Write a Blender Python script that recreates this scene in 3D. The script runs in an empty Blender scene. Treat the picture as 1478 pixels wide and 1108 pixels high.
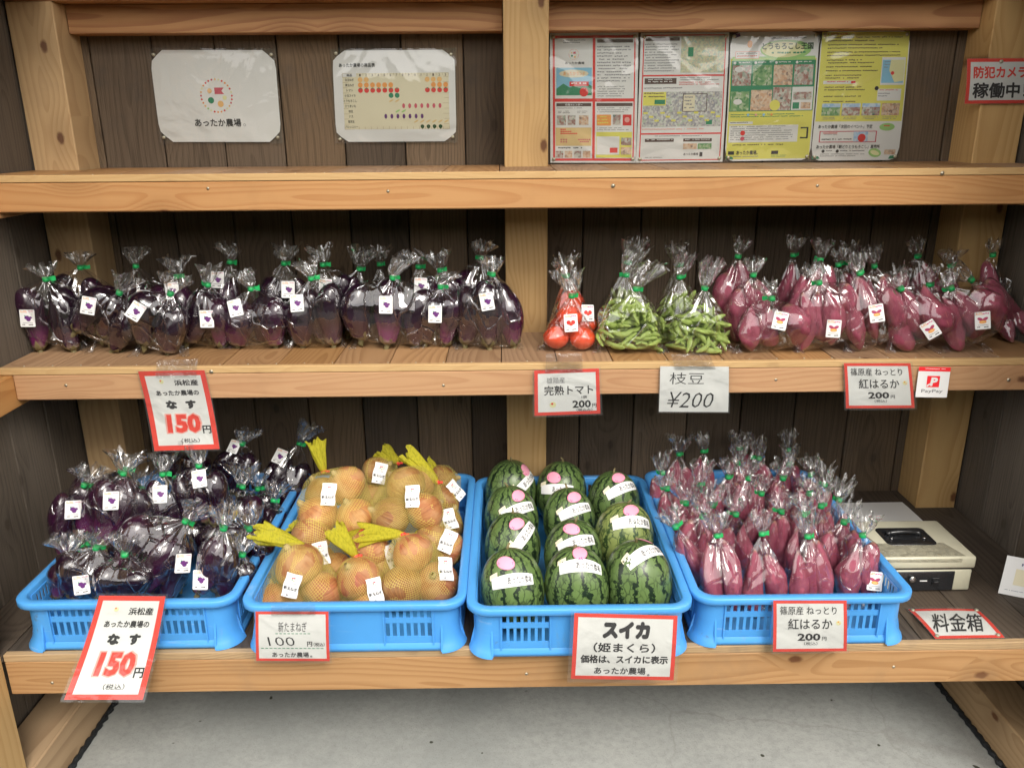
import bpy, bmesh, math, random
import numpy as np
from mathutils import Vector, Matrix, noise as mnoise

# ------------------------------------------------------------------ camera, world, sun, exposure
sc = bpy.context.scene
COL = sc.collection
PW, PH, FPX = 1478.0, 1108.0, 1162.04          # photograph size and focal length in its pixels
PITCH, YAW, ROLL = 0.3113, 0.0085, -0.0076
CAM = Vector((-0.0282, -2.0878, 1.469))
_fw = Vector((math.sin(YAW)*math.cos(PITCH), math.cos(YAW)*math.cos(PITCH), -math.sin(PITCH)))
_rt = Vector((math.cos(YAW), -math.sin(YAW), 0)); _up = _rt.cross(_fw)
RT = math.cos(ROLL)*_rt + math.sin(ROLL)*_up
UP = -math.sin(ROLL)*_rt + math.cos(ROLL)*_up
FW = _fw
cam = bpy.data.cameras.new('camera'); camo = bpy.data.objects.new('camera', cam); COL.objects.link(camo)
camo.matrix_world = Matrix((RT, UP, -FW)).transposed().to_4x4(); camo.location = CAM
cam.sensor_width = 36.0; cam.lens = 36.0*FPX/PW; cam.clip_start = 0.05; cam.clip_end = 500
sc.camera = camo

world = bpy.data.worlds.new('World'); sc.world = world; world.use_nodes = True
wn = world.node_tree; wn.nodes.clear()
SUN_EL, SUN_AZ = math.radians(44), math.radians(158)    # azimuth clockwise from +Y
sky = wn.nodes.new('ShaderNodeTexSky'); sky.sky_type = 'NISHITA'; sky.sun_disc = False
sky.sun_elevation = SUN_EL; sky.sun_rotation = SUN_AZ; sky.dust_density = 3.0; sky.air_density = 1.2
tc = wn.nodes.new('ShaderNodeTexCoord'); nz = wn.nodes.new('ShaderNodeTexNoise')
nz.inputs['Scale'].default_value = 2.2; nz.inputs['Detail'].default_value = 6; nz.inputs['Distortion'].default_value = .4
wn.links.new(tc.outputs['Generated'], nz.inputs['Vector'])
rp = wn.nodes.new('ShaderNodeValToRGB'); rp.color_ramp.elements[0].position = .36; rp.color_ramp.elements[1].position = .62
rp.color_ramp.elements[0].color = (.6, .6, .6, 1); rp.color_ramp.elements[1].color = (1, 1, 1, 1)
wn.links.new(nz.outputs['Fac'], rp.inputs['Fac'])
mx = wn.nodes.new('ShaderNodeMixRGB'); mx.inputs['Color2'].default_value = (13.4, 12.8, 12.0, 1)   # cloud
wn.links.new(rp.outputs['Color'], mx.inputs['Fac']); wn.links.new(sky.outputs['Color'], mx.inputs['Color1'])
bg = wn.nodes.new('ShaderNodeBackground'); bg.inputs['Strength'].default_value = 0.1
wo = wn.nodes.new('ShaderNodeOutputWorld')
wn.links.new(mx.outputs['Color'], bg.inputs['Color']); wn.links.new(bg.outputs[0], wo.inputs['Surface'])

sun = bpy.data.lights.new('sun', 'SUN'); suno = bpy.data.objects.new('sun', sun); COL.objects.link(suno)
sun.energy = 1.2; sun.angle = math.radians(22); sun.color = (1, .95, .88)
sd = Vector((math.sin(SUN_AZ)*math.cos(SUN_EL), math.cos(SUN_AZ)*math.cos(SUN_EL), math.sin(SUN_EL)))
suno.rotation_euler = sd.to_track_quat('Z', 'Y').to_euler()

sc.view_settings.view_transform = 'Standard'; sc.view_settings.look = 'None'
sc.view_settings.gamma = 1; sc.view_settings.use_curve_mapping = False
sc.view_settings.exposure = 1.12
cy = sc.cycles
cy.max_bounces = 8; cy.diffuse_bounces = 4; cy.glossy_bounces = 3; cy.transmission_bounces = 4
cy.transparent_max_bounces = 28; cy.use_adaptive_sampling = True; cy.adaptive_threshold = .02
cy.use_denoising = True; cy.sample_clamp_indirect = 6; cy.caustics_reflective = False; cy.caustics_refractive = False

# ------------------------------------------------------------------ helpers
def ray(u, v):
    return (FW + RT*((u-PW/2)/FPX) - UP*((v-PH/2)/FPX))
def at(u, v, X=None, Y=None, Z=None):
    """where the sight line through a pixel of the photograph meets a plane of the place"""
    d = ray(u, v)
    s = (Y-CAM.y)/d.y if Y is not None else (Z-CAM.z)/d.z if Z is not None else (X-CAM.x)/d.x
    return CAM + d*s
def depth(p): return (Vector(p)-CAM).dot(FW)

def tag(o, label=None, cat=None, group=None, kind=None):
    if label: o['label'] = label
    if cat: o['category'] = cat
    if group: o['group'] = group
    if kind: o['kind'] = kind
    return o
def empty(name, loc, label=None, cat=None, group=None):
    o = bpy.data.objects.new(name, None); COL.objects.link(o); o.location = loc; o.empty_display_size = .02
    return tag(o, label, cat, group)
def link(name, me, parent=None, M=None):
    o = bpy.data.objects.new(name, me); COL.objects.link(o)
    if parent: o.parent = parent
    if M is not None: o.matrix_local = M
    return o

class MB:
    """collects vertices and faces (with a material each) and links them as one mesh object"""
    def __init__(s): s.v = []; s.f = []; s.m = []; s.mats = []; s.smooth = []; s.uv = None
    def mi(s, mat):
        if mat not in s.mats: s.mats.append(mat)
        return s.mats.index(mat)
    def add(s, vs, fs, mat, smooth=False):
        b = len(s.v); s.v.extend([tuple(p) for p in vs]); k = s.mi(mat)
        for f in fs:
            s.f.append(tuple(i+b for i in f)); s.m.append(k); s.smooth.append(smooth)
    def box(s, x0, x1, y0, y1, z0, z1, mat, ch=0.0):
        if ch <= 0:
            vs = [(x, y, z) for z in (z0, z1) for y in (y0, y1) for x in (x0, x1)]
            fs = [(0,2,3,1),(4,5,7,6),(0,1,5,4),(2,6,7,3),(0,4,6,2),(1,3,7,5)]
            s.add(vs, fs, mat); return
        c = ch; vs = []; fs = []
        bm = bmesh.new()
        for x in (x0, x1):
            for y in (y0, y1):
                for z in (z0, z1): bm.verts.new((x, y, z))
        bmesh.ops.convex_hull(bm, input=bm.verts)
        bmesh.ops.dissolve_limit(bm, angle_limit=.01, verts=bm.verts, edges=bm.edges)
        bmesh.ops.bevel(bm, geom=bm.edges[:], offset=c, segments=2 if c > .003 else 1, affect='EDGES', profile=.5)
        bm.verts.index_update()
        vs = [v.co[:] for v in bm.verts]; fs = [tuple(v.index for v in f.verts) for f in bm.faces]
        s.add(vs, fs, mat, c > .003); bm.free()
    def tube(s, pts, r, mat, n=8, close=True):
        rings = []
        for i, p in enumerate(pts):
            p = Vector(p); a = Vector(pts[max(i-1, 0)]); b = Vector(pts[min(i+1, len(pts)-1)])
            t = (b-a).normalized(); o = t.orthogonal().normalized()
            if i and abs(o.dot(lo)) < .99: o = (lo - t*lo.dot(t)).normalized()
            lo = o; q = t.cross(o); rr = r[i] if hasattr(r, '__len__') else r
            rings.append([p+(o*math.cos(2*math.pi*k/n)+q*math.sin(2*math.pi*k/n))*rr for k in range(n)])
        vs = [v for R in rings for v in R]; fs = []
        for i in range(len(rings)-1):
            for k in range(n): fs.append((i*n+k, i*n+(k+1)%n, (i+1)*n+(k+1)%n, (i+1)*n+k))
        if close: fs.append(tuple(range(n))[::-1]); fs.append(tuple((len(rings)-1)*n+k for k in range(n)))
        s.add(vs, fs, mat, True)
    def mesh(s, name, origin=(0,0,0)):
        me = bpy.data.meshes.new(name); o = Vector(origin)
        me.from_pydata([tuple(Vector(p)-o) for p in s.v], [], s.f)
        for m in s.mats: me.materials.append(m)
        me.polygons.foreach_set('material_index', s.m); me.polygons.foreach_set('use_smooth', s.smooth)
        me.update(); return me
    def build(s, name, parent=None, origin=None):
        if origin is None:
            origin = Vector((0,0,0)); q = parent
            while q: origin = origin + q.location; q = q.parent
        return link(name, s.mesh(name, origin), parent)

# ------------------------------------------------------------------ materials
class NT:
    def __init__(s, name):
        s.mat = bpy.data.materials.new(name); s.mat.use_nodes = True; s.t = s.mat.node_tree; s.t.nodes.clear()
        s.out = s.t.nodes.new('ShaderNodeOutputMaterial')
    def n(s, typ, ins=None, **kw):
        nd = s.t.nodes.new('ShaderNode'+typ)
        for k, v in kw.items(): setattr(nd, k, v)
        for k, v in (ins or {}).items():
            if hasattr(v, 'is_linked') or isinstance(v, bpy.types.NodeSocket): s.t.links.new(v, nd.inputs[k])
            else: nd.inputs[k].default_value = v
        return nd
    def math(s, op, a, b=None, c=None, clamp=False):
        nd = s.t.nodes.new('ShaderNodeMath'); nd.operation = op; nd.use_clamp = clamp
        for i, v in enumerate((a, b, c)):
            if v is None: continue
            if isinstance(v, bpy.types.NodeSocket): s.t.links.new(v, nd.inputs[i])
            else: nd.inputs[i].default_value = v
        return nd.outputs[0]
    def step(s, x, a, b, lo=0.0, hi=1.0):
        nd = s.t.nodes.new('ShaderNodeMapRange'); nd.interpolation_type = 'SMOOTHSTEP'
        s.t.links.new(x, nd.inputs[0]); nd.inputs[1].default_value = a; nd.inputs[2].default_value = b
        nd.inputs[3].default_value = lo; nd.inputs[4].default_value = hi; return nd.outputs[0]
    def mix(s, f, a, b, blend='MIX'):
        nd = s.t.nodes.new('ShaderNodeMixRGB'); nd.blend_type = blend
        for i, v in enumerate((f, a, b)):
            if isinstance(v, bpy.types.NodeSocket): s.t.links.new(v, nd.inputs[i])
            else: nd.inputs[i].default_value = v if i == 0 else (*v[:3], 1)
        return nd.outputs[0]
    def noise(s, vec, scale, detail=3, rough=.5, dist=0):
        return s.n('TexNoise', {'Vector': vec, 'Scale': scale, 'Detail': detail, 'Roughness': rough, 'Distortion': dist}).outputs['Fac']
    def scl(s, vec, sx, sy, sz):
        return s.n('VectorMath', {0: vec, 1: (sx, sy, sz)}, operation='MULTIPLY').outputs[0]
    def coord(s, rnd=5.0):
        c = s.n('TexCoord').outputs['Object']
        if not rnd: return c
        r = s.n('ObjectInfo').outputs['Random']
        a = s.math('MULTIPLY', r, rnd); b = s.math('MULTIPLY', s.math('FRACT', s.math('MULTIPLY', r, 37.7)), rnd)
        o = s.n('CombineXYZ', {0: a, 1: b, 2: a}).outputs[0]
        return s.n('VectorMath', {0: c, 1: o}, operation='ADD').outputs[0]
    def bump(s, h, strength=.3, dist=.002):
        return s.n('Bump', {'Height': h, 'Strength': strength, 'Distance': dist}).outputs[0]
    def pbr(s, color, rough=.5, normal=None, spec=.5, coat=0, **extra):
        ins = {'Base Color': color if isinstance(color, bpy.types.NodeSocket) else (*color[:3], 1), 'Roughness': rough, 'Specular IOR Level': spec}
        if coat: ins['Coat Weight'] = coat; ins['Coat Roughness'] = .08
        ins.update(extra)
        b = s.n('BsdfPrincipled', ins)
        if normal is not None: s.t.links.new(normal, b.inputs['Normal'])
        s.t.links.new(b.outputs[0], s.out.inputs['Surface']); return s.mat

def flat(name, c, rough=.6, spec=.4, **k):
    return NT(name).pbr(c, rough, spec=spec, **k)

def wood(name, light, dark, axis, wide, ring=.007, knots=1.0, fibre=.35, rough=.6, vary=.25, ringamt=.6, knotcol=(.10,.035,.015), bump=.25, stain=None, stainamt=.75):
    t = NT(name)
    sep = t.n('SeparateXYZ', {0: t.coord(6.0)}); S = {'X': sep.outputs[0], 'Y': sep.outputs[1], 'Z': sep.outputs[2]}
    sepo = t.n('SeparateXYZ', {0: t.coord(0)}); SO = {'X': sepo.outputs[0], 'Y': sepo.outputs[1], 'Z': sepo.outputs[2]}
    third = [a for a in 'XYZ' if a not in (axis, wide)][0]
    L, W, T = S[axis], S[wide], S[third]
    rnd = t.n('ObjectInfo').outputs['Random']
    # knots
    kv = t.n('CombineXYZ', {0: t.math('MULTIPLY', L, 3.6), 1: t.math('MULTIPLY', W, 6.5)}).outputs[0]
    vor = t.n('TexVoronoi', {'Vector': kv, 'Scale': 1.0, 'Randomness': 1.0}, voronoi_dimensions='2D')
    kd = vor.outputs['Distance']
    size = t.n('SeparateXYZ', {0: vor.outputs['Color']}).outputs[0]
    keep = t.math('GREATER_THAN', t.n('SeparateXYZ', {0: vor.outputs['Color']}).outputs[1], .2)
    kn = t.math('ADD', kd, t.math('MULTIPLY', t.noise(t.scl(t.coord(0), 120, 120, 120), 1, 2), .03))
    knot = t.math('MULTIPLY', t.math('MULTIPLY', t.step(kn, .045, .085, 1, 0), keep), knots)
    halo = t.math('MULTIPLY', t.math('MULTIPLY', t.step(kd, .03, .34, 1, 0), keep), knots)
    lv = t.n('CombineXYZ', {0: t.math('MULTIPLY', L, 1.6), 1: t.math('MULTIPLY', W, 5), 2: t.math('MULTIPLY', T, 5)}).outputs[0]
    n1 = t.math('SUBTRACT', t.noise(lv, 1.0, 2, .4), .5)
    W0 = t.math('ADD', SO[wide], t.math('MULTIPLY', t.math('SUBTRACT', rnd, .5), .09))
    W2 = t.math('ADD', W0, t.math('MULTIPLY', n1, .10))
    T2 = t.math('ADD', t.math('ADD', SO[third], .035), t.math('MULTIPLY', t.math('SUBTRACT', t.noise(lv, .8, 2, .4), .5), .12))
    r = t.math('SQRT', t.math('ADD', t.math('MULTIPLY', W2, W2), t.math('MULTIPLY', T2, T2)))
    r = t.math('ADD', r, t.math('MULTIPLY', halo, .022))
    fr = t.math('FRACT', t.math('DIVIDE', r, ring))
    band = t.math('MULTIPLY', t.step(fr, .25, .9), t.step(fr, .93, 1.0, 1, 0))
    fv = t.n('CombineXYZ', {0: t.math('MULTIPLY', L, 7), 1: t.math('MULTIPLY', W, 420), 2: t.math('MULTIPLY', T, 420)}).outputs[0]
    fib = t.noise(fv, 1.0, 3, .6)
    big = t.noise(t.n('CombineXYZ', {0: t.math('MULTIPLY', L, 2.2), 1: t.math('MULTIPLY', W, 9), 2: t.math('MULTIPLY', T, 9)}).outputs[0], 1, 3, .55)
    f = t.math('ADD', t.math('MULTIPLY', band, ringamt), t.math('MULTIPLY', t.math('SUBTRACT', fib, .5), fibre*1.6))
    f = t.math('ADD', f, t.math('MULTIPLY', t.math('SUBTRACT', big, .5), .9), clamp=True)
    c = t.mix(f, light, dark)
    c = t.mix(t.math('MULTIPLY', halo, .35), c, tuple(x*.6 for x in dark))
    c = t.mix(t.math('MULTIPLY', knot, .9), c, knotcol)
    if stain:
        sv = t.noise(t.scl(t.coord(0), 4, 4, 4), 1.0, 5, .7)
        c = t.mix(t.step(sv, .5, .72, 0, stainamt), c, stain)
    b = t.math('MULTIPLY_ADD', t.math('SUBTRACT', rnd, .5), vary, 1.0)
    hsv = t.n('HueSaturation', {'Color': c, 'Value': b, 'Saturation': t.math('MULTIPLY_ADD', t.math('FRACT', t.math('MULTIPLY', rnd, 91.3)), .25, .85)}).outputs[0]
    h = t.math('ADD', t.math('MULTIPLY', fib, .7), t.math('MULTIPLY', band, -.3))
    return t.pbr(hsv, rough, t.bump(h, bump, .0012), spec=.3)

M = {}
BL, BD = (.64,.37,.155), (.46,.215,.072)
M['beam'] = wood('fascia_wood', (.50,.275,.122), (.40,.188,.076), 'X', 'Z', ring=.009, vary=.12, ringamt=.6, stain=(.36,.19,.085), stainamt=.35)
M['lowbeam'] = wood('bottom_fascia_wood', (.43,.255,.125), (.33,.18,.082), 'X', 'Z', ring=.010, vary=.05, ringamt=.75, stain=(.26,.17,.10), stainamt=.4)
M['nosing'] = wood('nosing_wood', (.56,.355,.145), (.46,.265,.095), 'X', 'Z', ring=.005, knots=.2, vary=.1, ringamt=.4)
M['post'] = wood('post_wood', (.50,.325,.145), (.385,.225,.088), 'Z', 'X', ring=.014, vary=.14, ringamt=.55, stain=(.34,.22,.12), stainamt=.35)
M['header'] = wood('header_wood', (.44,.235,.105), (.30,.135,.060), 'X', 'Z', ring=.012, vary=.15, ringamt=.8)
M['plate'] = wood('plate_wood', (.42,.24,.12), (.28,.14,.065), 'X', 'Z', ring=.012, vary=.2, ringamt=.8)
M['rail'] = wood('rail_wood', (.52,.28,.11), (.36,.16,.055), 'Y', 'Z', ring=.008, vary=.1)
M['sill'] = wood('sill_wood', (.42,.29,.17), (.28,.18,.10), 'Y', 'Z', ring=.016, vary=.2, bump=.4)
M['board'] = wood('weathered_wall_board', (.125,.088,.056), (.040,.028,.017), 'Z', 'X', ring=.008, fibre=1.1, rough=.75, vary=.85, ringamt=.34, knots=.55, knotcol=(.03,.02,.012), bump=.6, stain=(.068,.058,.050))
M['sideboard'] = wood('weathered_side_board', (.115,.092,.070), (.042,.033,.025), 'Z', 'Y', ring=.009, fibre=1.1, rough=.75, vary=.5, ringamt=.34, knots=.5, knotcol=(.03,.02,.012), bump=.6)
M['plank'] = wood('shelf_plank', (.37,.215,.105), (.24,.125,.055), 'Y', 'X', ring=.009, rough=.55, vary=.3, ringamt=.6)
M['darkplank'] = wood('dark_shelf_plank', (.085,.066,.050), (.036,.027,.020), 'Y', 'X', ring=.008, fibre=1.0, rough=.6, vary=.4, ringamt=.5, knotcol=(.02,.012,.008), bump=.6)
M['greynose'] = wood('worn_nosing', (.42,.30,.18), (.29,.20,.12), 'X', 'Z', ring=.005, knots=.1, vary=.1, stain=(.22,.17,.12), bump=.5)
M['roofboard'] = wood('roof_board', (.30,.20,.12), (.18,.11,.06), 'Y', 'X')

def m_concrete():
    t = NT('concrete'); c = t.coord(0)
    a = t.noise(c, 2.2, 6, .65); b = t.noise(c, 60, 5, .7); g = t.noise(c, 420, 2, .5)
    col = t.mix(t.step(a, .3, .7), (.30,.315,.30), (.41,.42,.395))
    col = t.mix(t.step(b, .35, .75, 0, .55), col, (.26,.265,.25))
    col = t.mix(t.step(g, .58, .75, 0, .5), col, (.16,.155,.14))
    # hairline cracks
    wv = t.n('VectorMath', {0: c, 1: t.n('CombineXYZ', {0: t.math('MULTIPLY', t.noise(c, 9, 4), .12), 1: t.math('MULTIPLY', t.noise(c, 7, 4, .6), .12)}).outputs[0]}, operation='ADD').outputs[0]
    v = t.n('TexVoronoi', {'Vector': wv, 'Scale': 1.7}, feature='DISTANCE_TO_EDGE').outputs['Distance']
    cr = t.math('MULTIPLY', t.step(v, .0015, .006, 1, 0), t.step(t.noise(c, 1.3, 2), .46, .6))
    col = t.mix(t.math('MULTIPLY', cr, .18), col, (.15,.13,.11))
    sp = t.step(t.noise(c, 26, 2, .4), .735, .76)
    col = t.mix(sp, col, (.06,.06,.045))
    return t.pbr(col, .8, t.bump(t.math('ADD', b, t.math('MULTIPLY', g, .5)), .25, .003), spec=.25)
M['concrete'] = m_concrete()
M['asphalt'] = (lambda t: t.pbr(t.mix(t.noise(t.coord(0), 3, 6, .7), (.045,.045,.043), (.075,.073,.068)), .85))(NT('yard_gravel'))
M['seal'] = (lambda t: t.pbr((.012,.014,.016), .6, t.bump(t.noise(t.coord(0), 90, 3), .8, .006)))(NT('black_seal'))
def m_blue():
    t = NT('blue_plastic'); c = t.coord(3)
    a = t.noise(c, 7, 5, .6); g = t.noise(c, 240, 3, .6)
    col = t.mix(t.step(a, .3, .75, 0, .5), (.078,.34,.76), (.062,.29,.66))
    col = t.mix(t.step(t.noise(t.scl(c, 30, 30, 8), 1, 5, .75), .56, .8, 0, .6), col, (.16,.27,.38)); col = t.mix(t.step(t.noise(t.scl(c, 9, 9, 120), 1, 4, .7), .62, .70, 0, .35), col, (.30,.48,.72)); col = t.mix(t.step(t.noise(c, 15, 6, .8), .63, .72, 0, .5), col, (.10,.12,.12))
    return t.pbr(col, t.step(a, .3, .7, .30, .46), t.bump(g, .12, .0006), spec=.5, **{'Subsurface Weight': .0})
M['blue'] = m_blue()
def m_film(name, haze=.008, tint=(1,1,1), bump=.85, rough=.07, base=.105, edge=.8):
    t = NT(name); c = t.coord(7)
    def facets(sc_, sz, wob):
        q = t.n('VectorMath', {0: t.scl(c, 1, 1, sz), 1: t.n('VectorMath', {0: t.n('TexNoise', {'Vector': c, 'Scale': 20.0, 'Detail': 1}).outputs['Color'], 1: (wob,)*3}, operation='MULTIPLY').outputs[0]}, operation='ADD').outputs[0]
        v = t.n('TexVoronoi', {'Vector': q, 'Scale': float(sc_)})
        d = t.n('VectorMath', {0: t.scl(q, sc_, sc_, sc_), 1: t.n('VectorMath', {0: v.outputs['Position'], 1: (sc_,)*3}, operation='MULTIPLY').outputs[0]}, operation='SUBTRACT').outputs[0]
        e = t.n('TexVoronoi', {'Vector': q, 'Scale': float(sc_)}, feature='DISTANCE_TO_EDGE').outputs['Distance']
        cc = t.n('VectorMath', {0: v.outputs['Color'], 1: (.5,.5,.5)}, operation='SUBTRACT').outputs[0]
        return t.n('VectorMath', {0: d, 1: cc}, operation='DOT_PRODUCT').outputs['Value'], e
    f1, e1 = facets(21, .42, .022); f2, e2 = facets(75, .35, .012); r3 = t.noise(c, 13, 2, .5)
    h = t.math('ADD', t.math('MULTIPLY', f1, 1.0), t.math('ADD', t.math('MULTIPLY', f2, .26), t.math('MULTIPLY', r3, 1.6)))
    h = t.math('ADD', h, t.math('MULTIPLY', t.step(e1, 0, .05, .35, 0), 1.0))
    line = t.math('MULTIPLY', t.step(e1, .0, .035, 1, 0), t.step(t.noise(c, 30, 1), .48, .6))
    nm = t.bump(h, bump, .008)
    lw = t.n('LayerWeight', {'Blend': .5, 'Normal': nm}).outputs['Facing']
    f = t.math('MULTIPLY_ADD', t.math('POWER', lw, 3.5), edge, base, clamp=True)
    gl = t.n('BsdfGlossy', {'Color': (*tint, 1), 'Roughness': rough, 'Normal': nm})
    tr = t.n('BsdfTransparent', {'Color': (.985,.985,.985,1)})
    df = t.n('BsdfTranslucent', {'Color': (.85,.86,.88,1)}); d2 = t.n('BsdfDiffuse', {'Color': (.85,.86,.88,1)})
    dd = t.n('MixShader', {0: .5, 1: df.outputs[0], 2: d2.outputs[0]})
    hz = t.math('MULTIPLY', t.math('MULTIPLY_ADD', line, 5.0, .6), haze, clamp=True)
    m1 = t.n('MixShader', {0: hz, 1: tr.outputs[0], 2: dd.outputs[0]})
    m2 = t.n('MixShader', {0: f, 1: m1.outputs[0], 2: gl.outputs[0]})
    t.t.links.new(m2.outputs[0], t.out.inputs['Surface']); return t.mat
M['film'] = m_film('clear_film')
M['tuft'] = m_film('gathered_film', haze=.065, bump=.9, base=.13, edge=1.0)
def m_pouch(name='laminate', wav=.35, sc_=9, clearc=(.97,.98,.97), base=.045):
    t = NT(name); c = t.coord(9)
    n = t.noise(c, sc_, 3, .5, .6); n2 = t.noise(c, sc_*4, 2)
    nm = t.bump(t.math('ADD', n, t.math('MULTIPLY', n2, .06)), wav, .03)
    f = t.n('LayerWeight', {'Blend': .25, 'Normal': nm}).outputs['Fresnel']
    f = t.math('MULTIPLY_ADD', f, .55, base, clamp=True)
    gl = t.n('BsdfGlossy', {'Roughness': .07, 'Normal': nm}); tr = t.n('BsdfTransparent', {'Color': (*clearc, 1)})
    hz = t.n('MixShader', {0: .035, 1: tr.outputs[0], 2: t.n('BsdfDiffuse', {'Color': (.8,.8,.8,1)}).outputs[0]})
    m = t.n('MixShader', {0: f, 1: hz.outputs[0], 2: gl.outputs[0]})
    t.t.links.new(m.outputs[0], t.out.inputs['Surface']); return t.mat
M['pouch'] = m_pouch()
M['wavypouch'] = m_pouch('wavy_laminate', wav=.6, sc_=4.5, base=.07)
M['tape'] = m_pouch('clear_tape', wav=.5, sc_=40, clearc=(.88,.87,.85), base=.06)
def m_paper(name, c): 
    t = NT(name); return t.pbr(t.mix(t.step(t.noise(t.coord(2), 6, 3), .3, .7, 0, .12), c, tuple(x*.8 for x in c)), .55, spec=.3)
M['white'] = m_paper('white_paper', (.80,.80,.78)); M['cream'] = m_paper('cream_paper', (.78,.72,.52))
M['yellow'] = m_paper('yellow_paper', (.78,.74,.14)); M['card'] = flat('sticker_card', (.82,.82,.81), .35)
for n_, c_ in dict(red=(.72,.035,.03), brightred=(.80,.05,.03), black=(.018,.018,.02), grey=(.25,.25,.26), lightgrey=(.5,.5,.5), orange=(.85,.35,.08), paleorange=(.85,.50,.18),
        magenta=(.62,.05,.22), purple=(.13,.03,.17), green=(.03,.25,.12), lightgreen=(.35,.62,.20), darkgreen=(.02,.07,.02), brown=(.10,.06,.05), palered=(.85,.40,.35), tan=(.75,.55,.25),
        pink=(.85,.25,.40), palepink=(.84,.36,.48), skyblue=(.25,.55,.75), paleyellow=(.80,.78,.42), rose=(.60,.10,.14), gridline=(.45,.33,.16), paynavy=(.12,.13,.22), payred=(.85,.03,.04), potato=(.42,.06,.14)).items():
    M[n_] = flat('print_'+n_, c_, .5, .3)
def m_photo(name, cols, scale=90):
    t = NT(name); v = t.n('TexVoronoi', {'Vector': t.coord(4), 'Scale': float(scale)*2.0}).outputs['Color']
    x = t.math('FRACT', t.math('MULTIPLY_ADD', t.n('SeparateXYZ', {0: v}).outputs[0], .7, t.math('MULTIPLY', t.noise(t.coord(4), scale*.6, 3), .5)))
    rp = t.n('ValToRGB', {'Fac': x}); cr = rp.color_ramp
    while len(cr.elements) < len(cols): cr.elements.new(.5)
    for i, c in enumerate(cols): cr.elements[i].position = i/(len(cols)-1); cr.elements[i].color = (*c, 1)
    return t.pbr(rp.outputs[0], .5, spec=.3)
M['ph_field'] = m_photo('photo_field', [(.03,.12,.04),(.12,.30,.12),(.25,.42,.18),(.55,.60,.45)])
M['ph_mix'] = m_photo('photo_mix', [(.10,.10,.12),(.45,.42,.40),(.35,.15,.12),(.65,.62,.55),(.20,.30,.22)])
M['ph_warm'] = m_photo('photo_warm', [(.30,.05,.05),(.65,.40,.25),(.75,.60,.45),(.25,.15,.12)])
M['ph_map'] = m_photo('photo_map', [(.45,.62,.50),(.70,.70,.45),(.62,.55,.40),(.35,.55,.45)], 140)
M['ph_board'] = m_photo('photo_board', [(.75,.68,.12),(.55,.52,.48),(.30,.30,.34),(.70,.70,.66),(.40,.50,.36)], 120)
M['ph_sky'] = m_photo('photo_sky', [(.25,.45,.75),(.45,.62,.80),(.75,.80,.82)])
M['greentape'] = flat('green_tape', (.02,.45,.12), .35, .5)
M['redclip'] = flat('red_clip', (.80,.06,.04), .4)
M['pin'] = flat('pin_metal', (.42,.40,.30), .35, .5, **{'Metallic': .5})
M['steel'] = flat('steel', (.6,.6,.6), .25, .5, **{'Metallic': 1.0})
M['nail'] = flat('nail_head', (.45,.40,.30), .4, .5, **{'Metallic': .7})

# produce
def m_eggplant():
    t = NT('eggplant_skin'); sep = t.n('SeparateXYZ', {0: t.n('TexCoord').outputs['Object']})
    z = sep.outputs[2]; r = t.n('ObjectInfo').outputs['Random']
    n = t.noise(t.coord(4), 3, 3)
    zz = t.math('ADD', z, t.math('MULTIPLY', t.math('SUBTRACT', n, .5), .35))
    c = t.mix(t.step(zz, .18, .55, 1, 0), (.012,.0035,.011), (.034,.006,.028))
    c = t.mix(t.math('MULTIPLY', t.step(r, .60, .80), t.step(zz, .15, .5, 1, .10)), c, (.13,.014,.085))
    c = t.mix(t.step(zz, .06, .15, .8, 0), c, (.22,.16,.10))
    return t.pbr(c, .22, t.bump(t.noise(t.coord(4), 8, 2), .05, .05), spec=.6, coat=.3)
M['eggplant'] = m_eggplant()
M['calyx'] = (lambda t: t.pbr(t.mix(t.noise(t.coord(4), 6, 4), (.10,.10,.035), (.26,.20,.10)), .6))(NT('calyx_green'))
def m_potato():
    t = NT('sweet_potato_skin'); c = t.coord(6)
    a = t.noise(c, 2.5, 4, .6); b = t.noise(t.scl(c, 1, 1, .35), 11, 4, .7, 1.5); g = t.noise(c, 40, 3, .6)
    col = t.mix(t.step(a, .3, .7), (.25,.038,.074), (.35,.085,.130))
    col = t.mix(t.step(b, .60, .72, 0, .7), col, (.52,.22,.14))
    col = t.mix(t.step(g, .62, .74, 0, .35), col, (.16,.02,.04))
    sep = t.n('SeparateXYZ', {0: t.n('TexCoord').outputs['Object']}).outputs[2]
    col = t.mix(t.step(sep, .93, 1.0, 0, .7), col, (.35,.20,.12)); col = t.mix(t.step(sep, .0, .05, .7, 0), col, (.35,.20,.12))
    return t.pbr(col, .5, t.bump(t.math('ADD', g, b), .35, .03), spec=.4)
M['sweet'] = m_potato()
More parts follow.
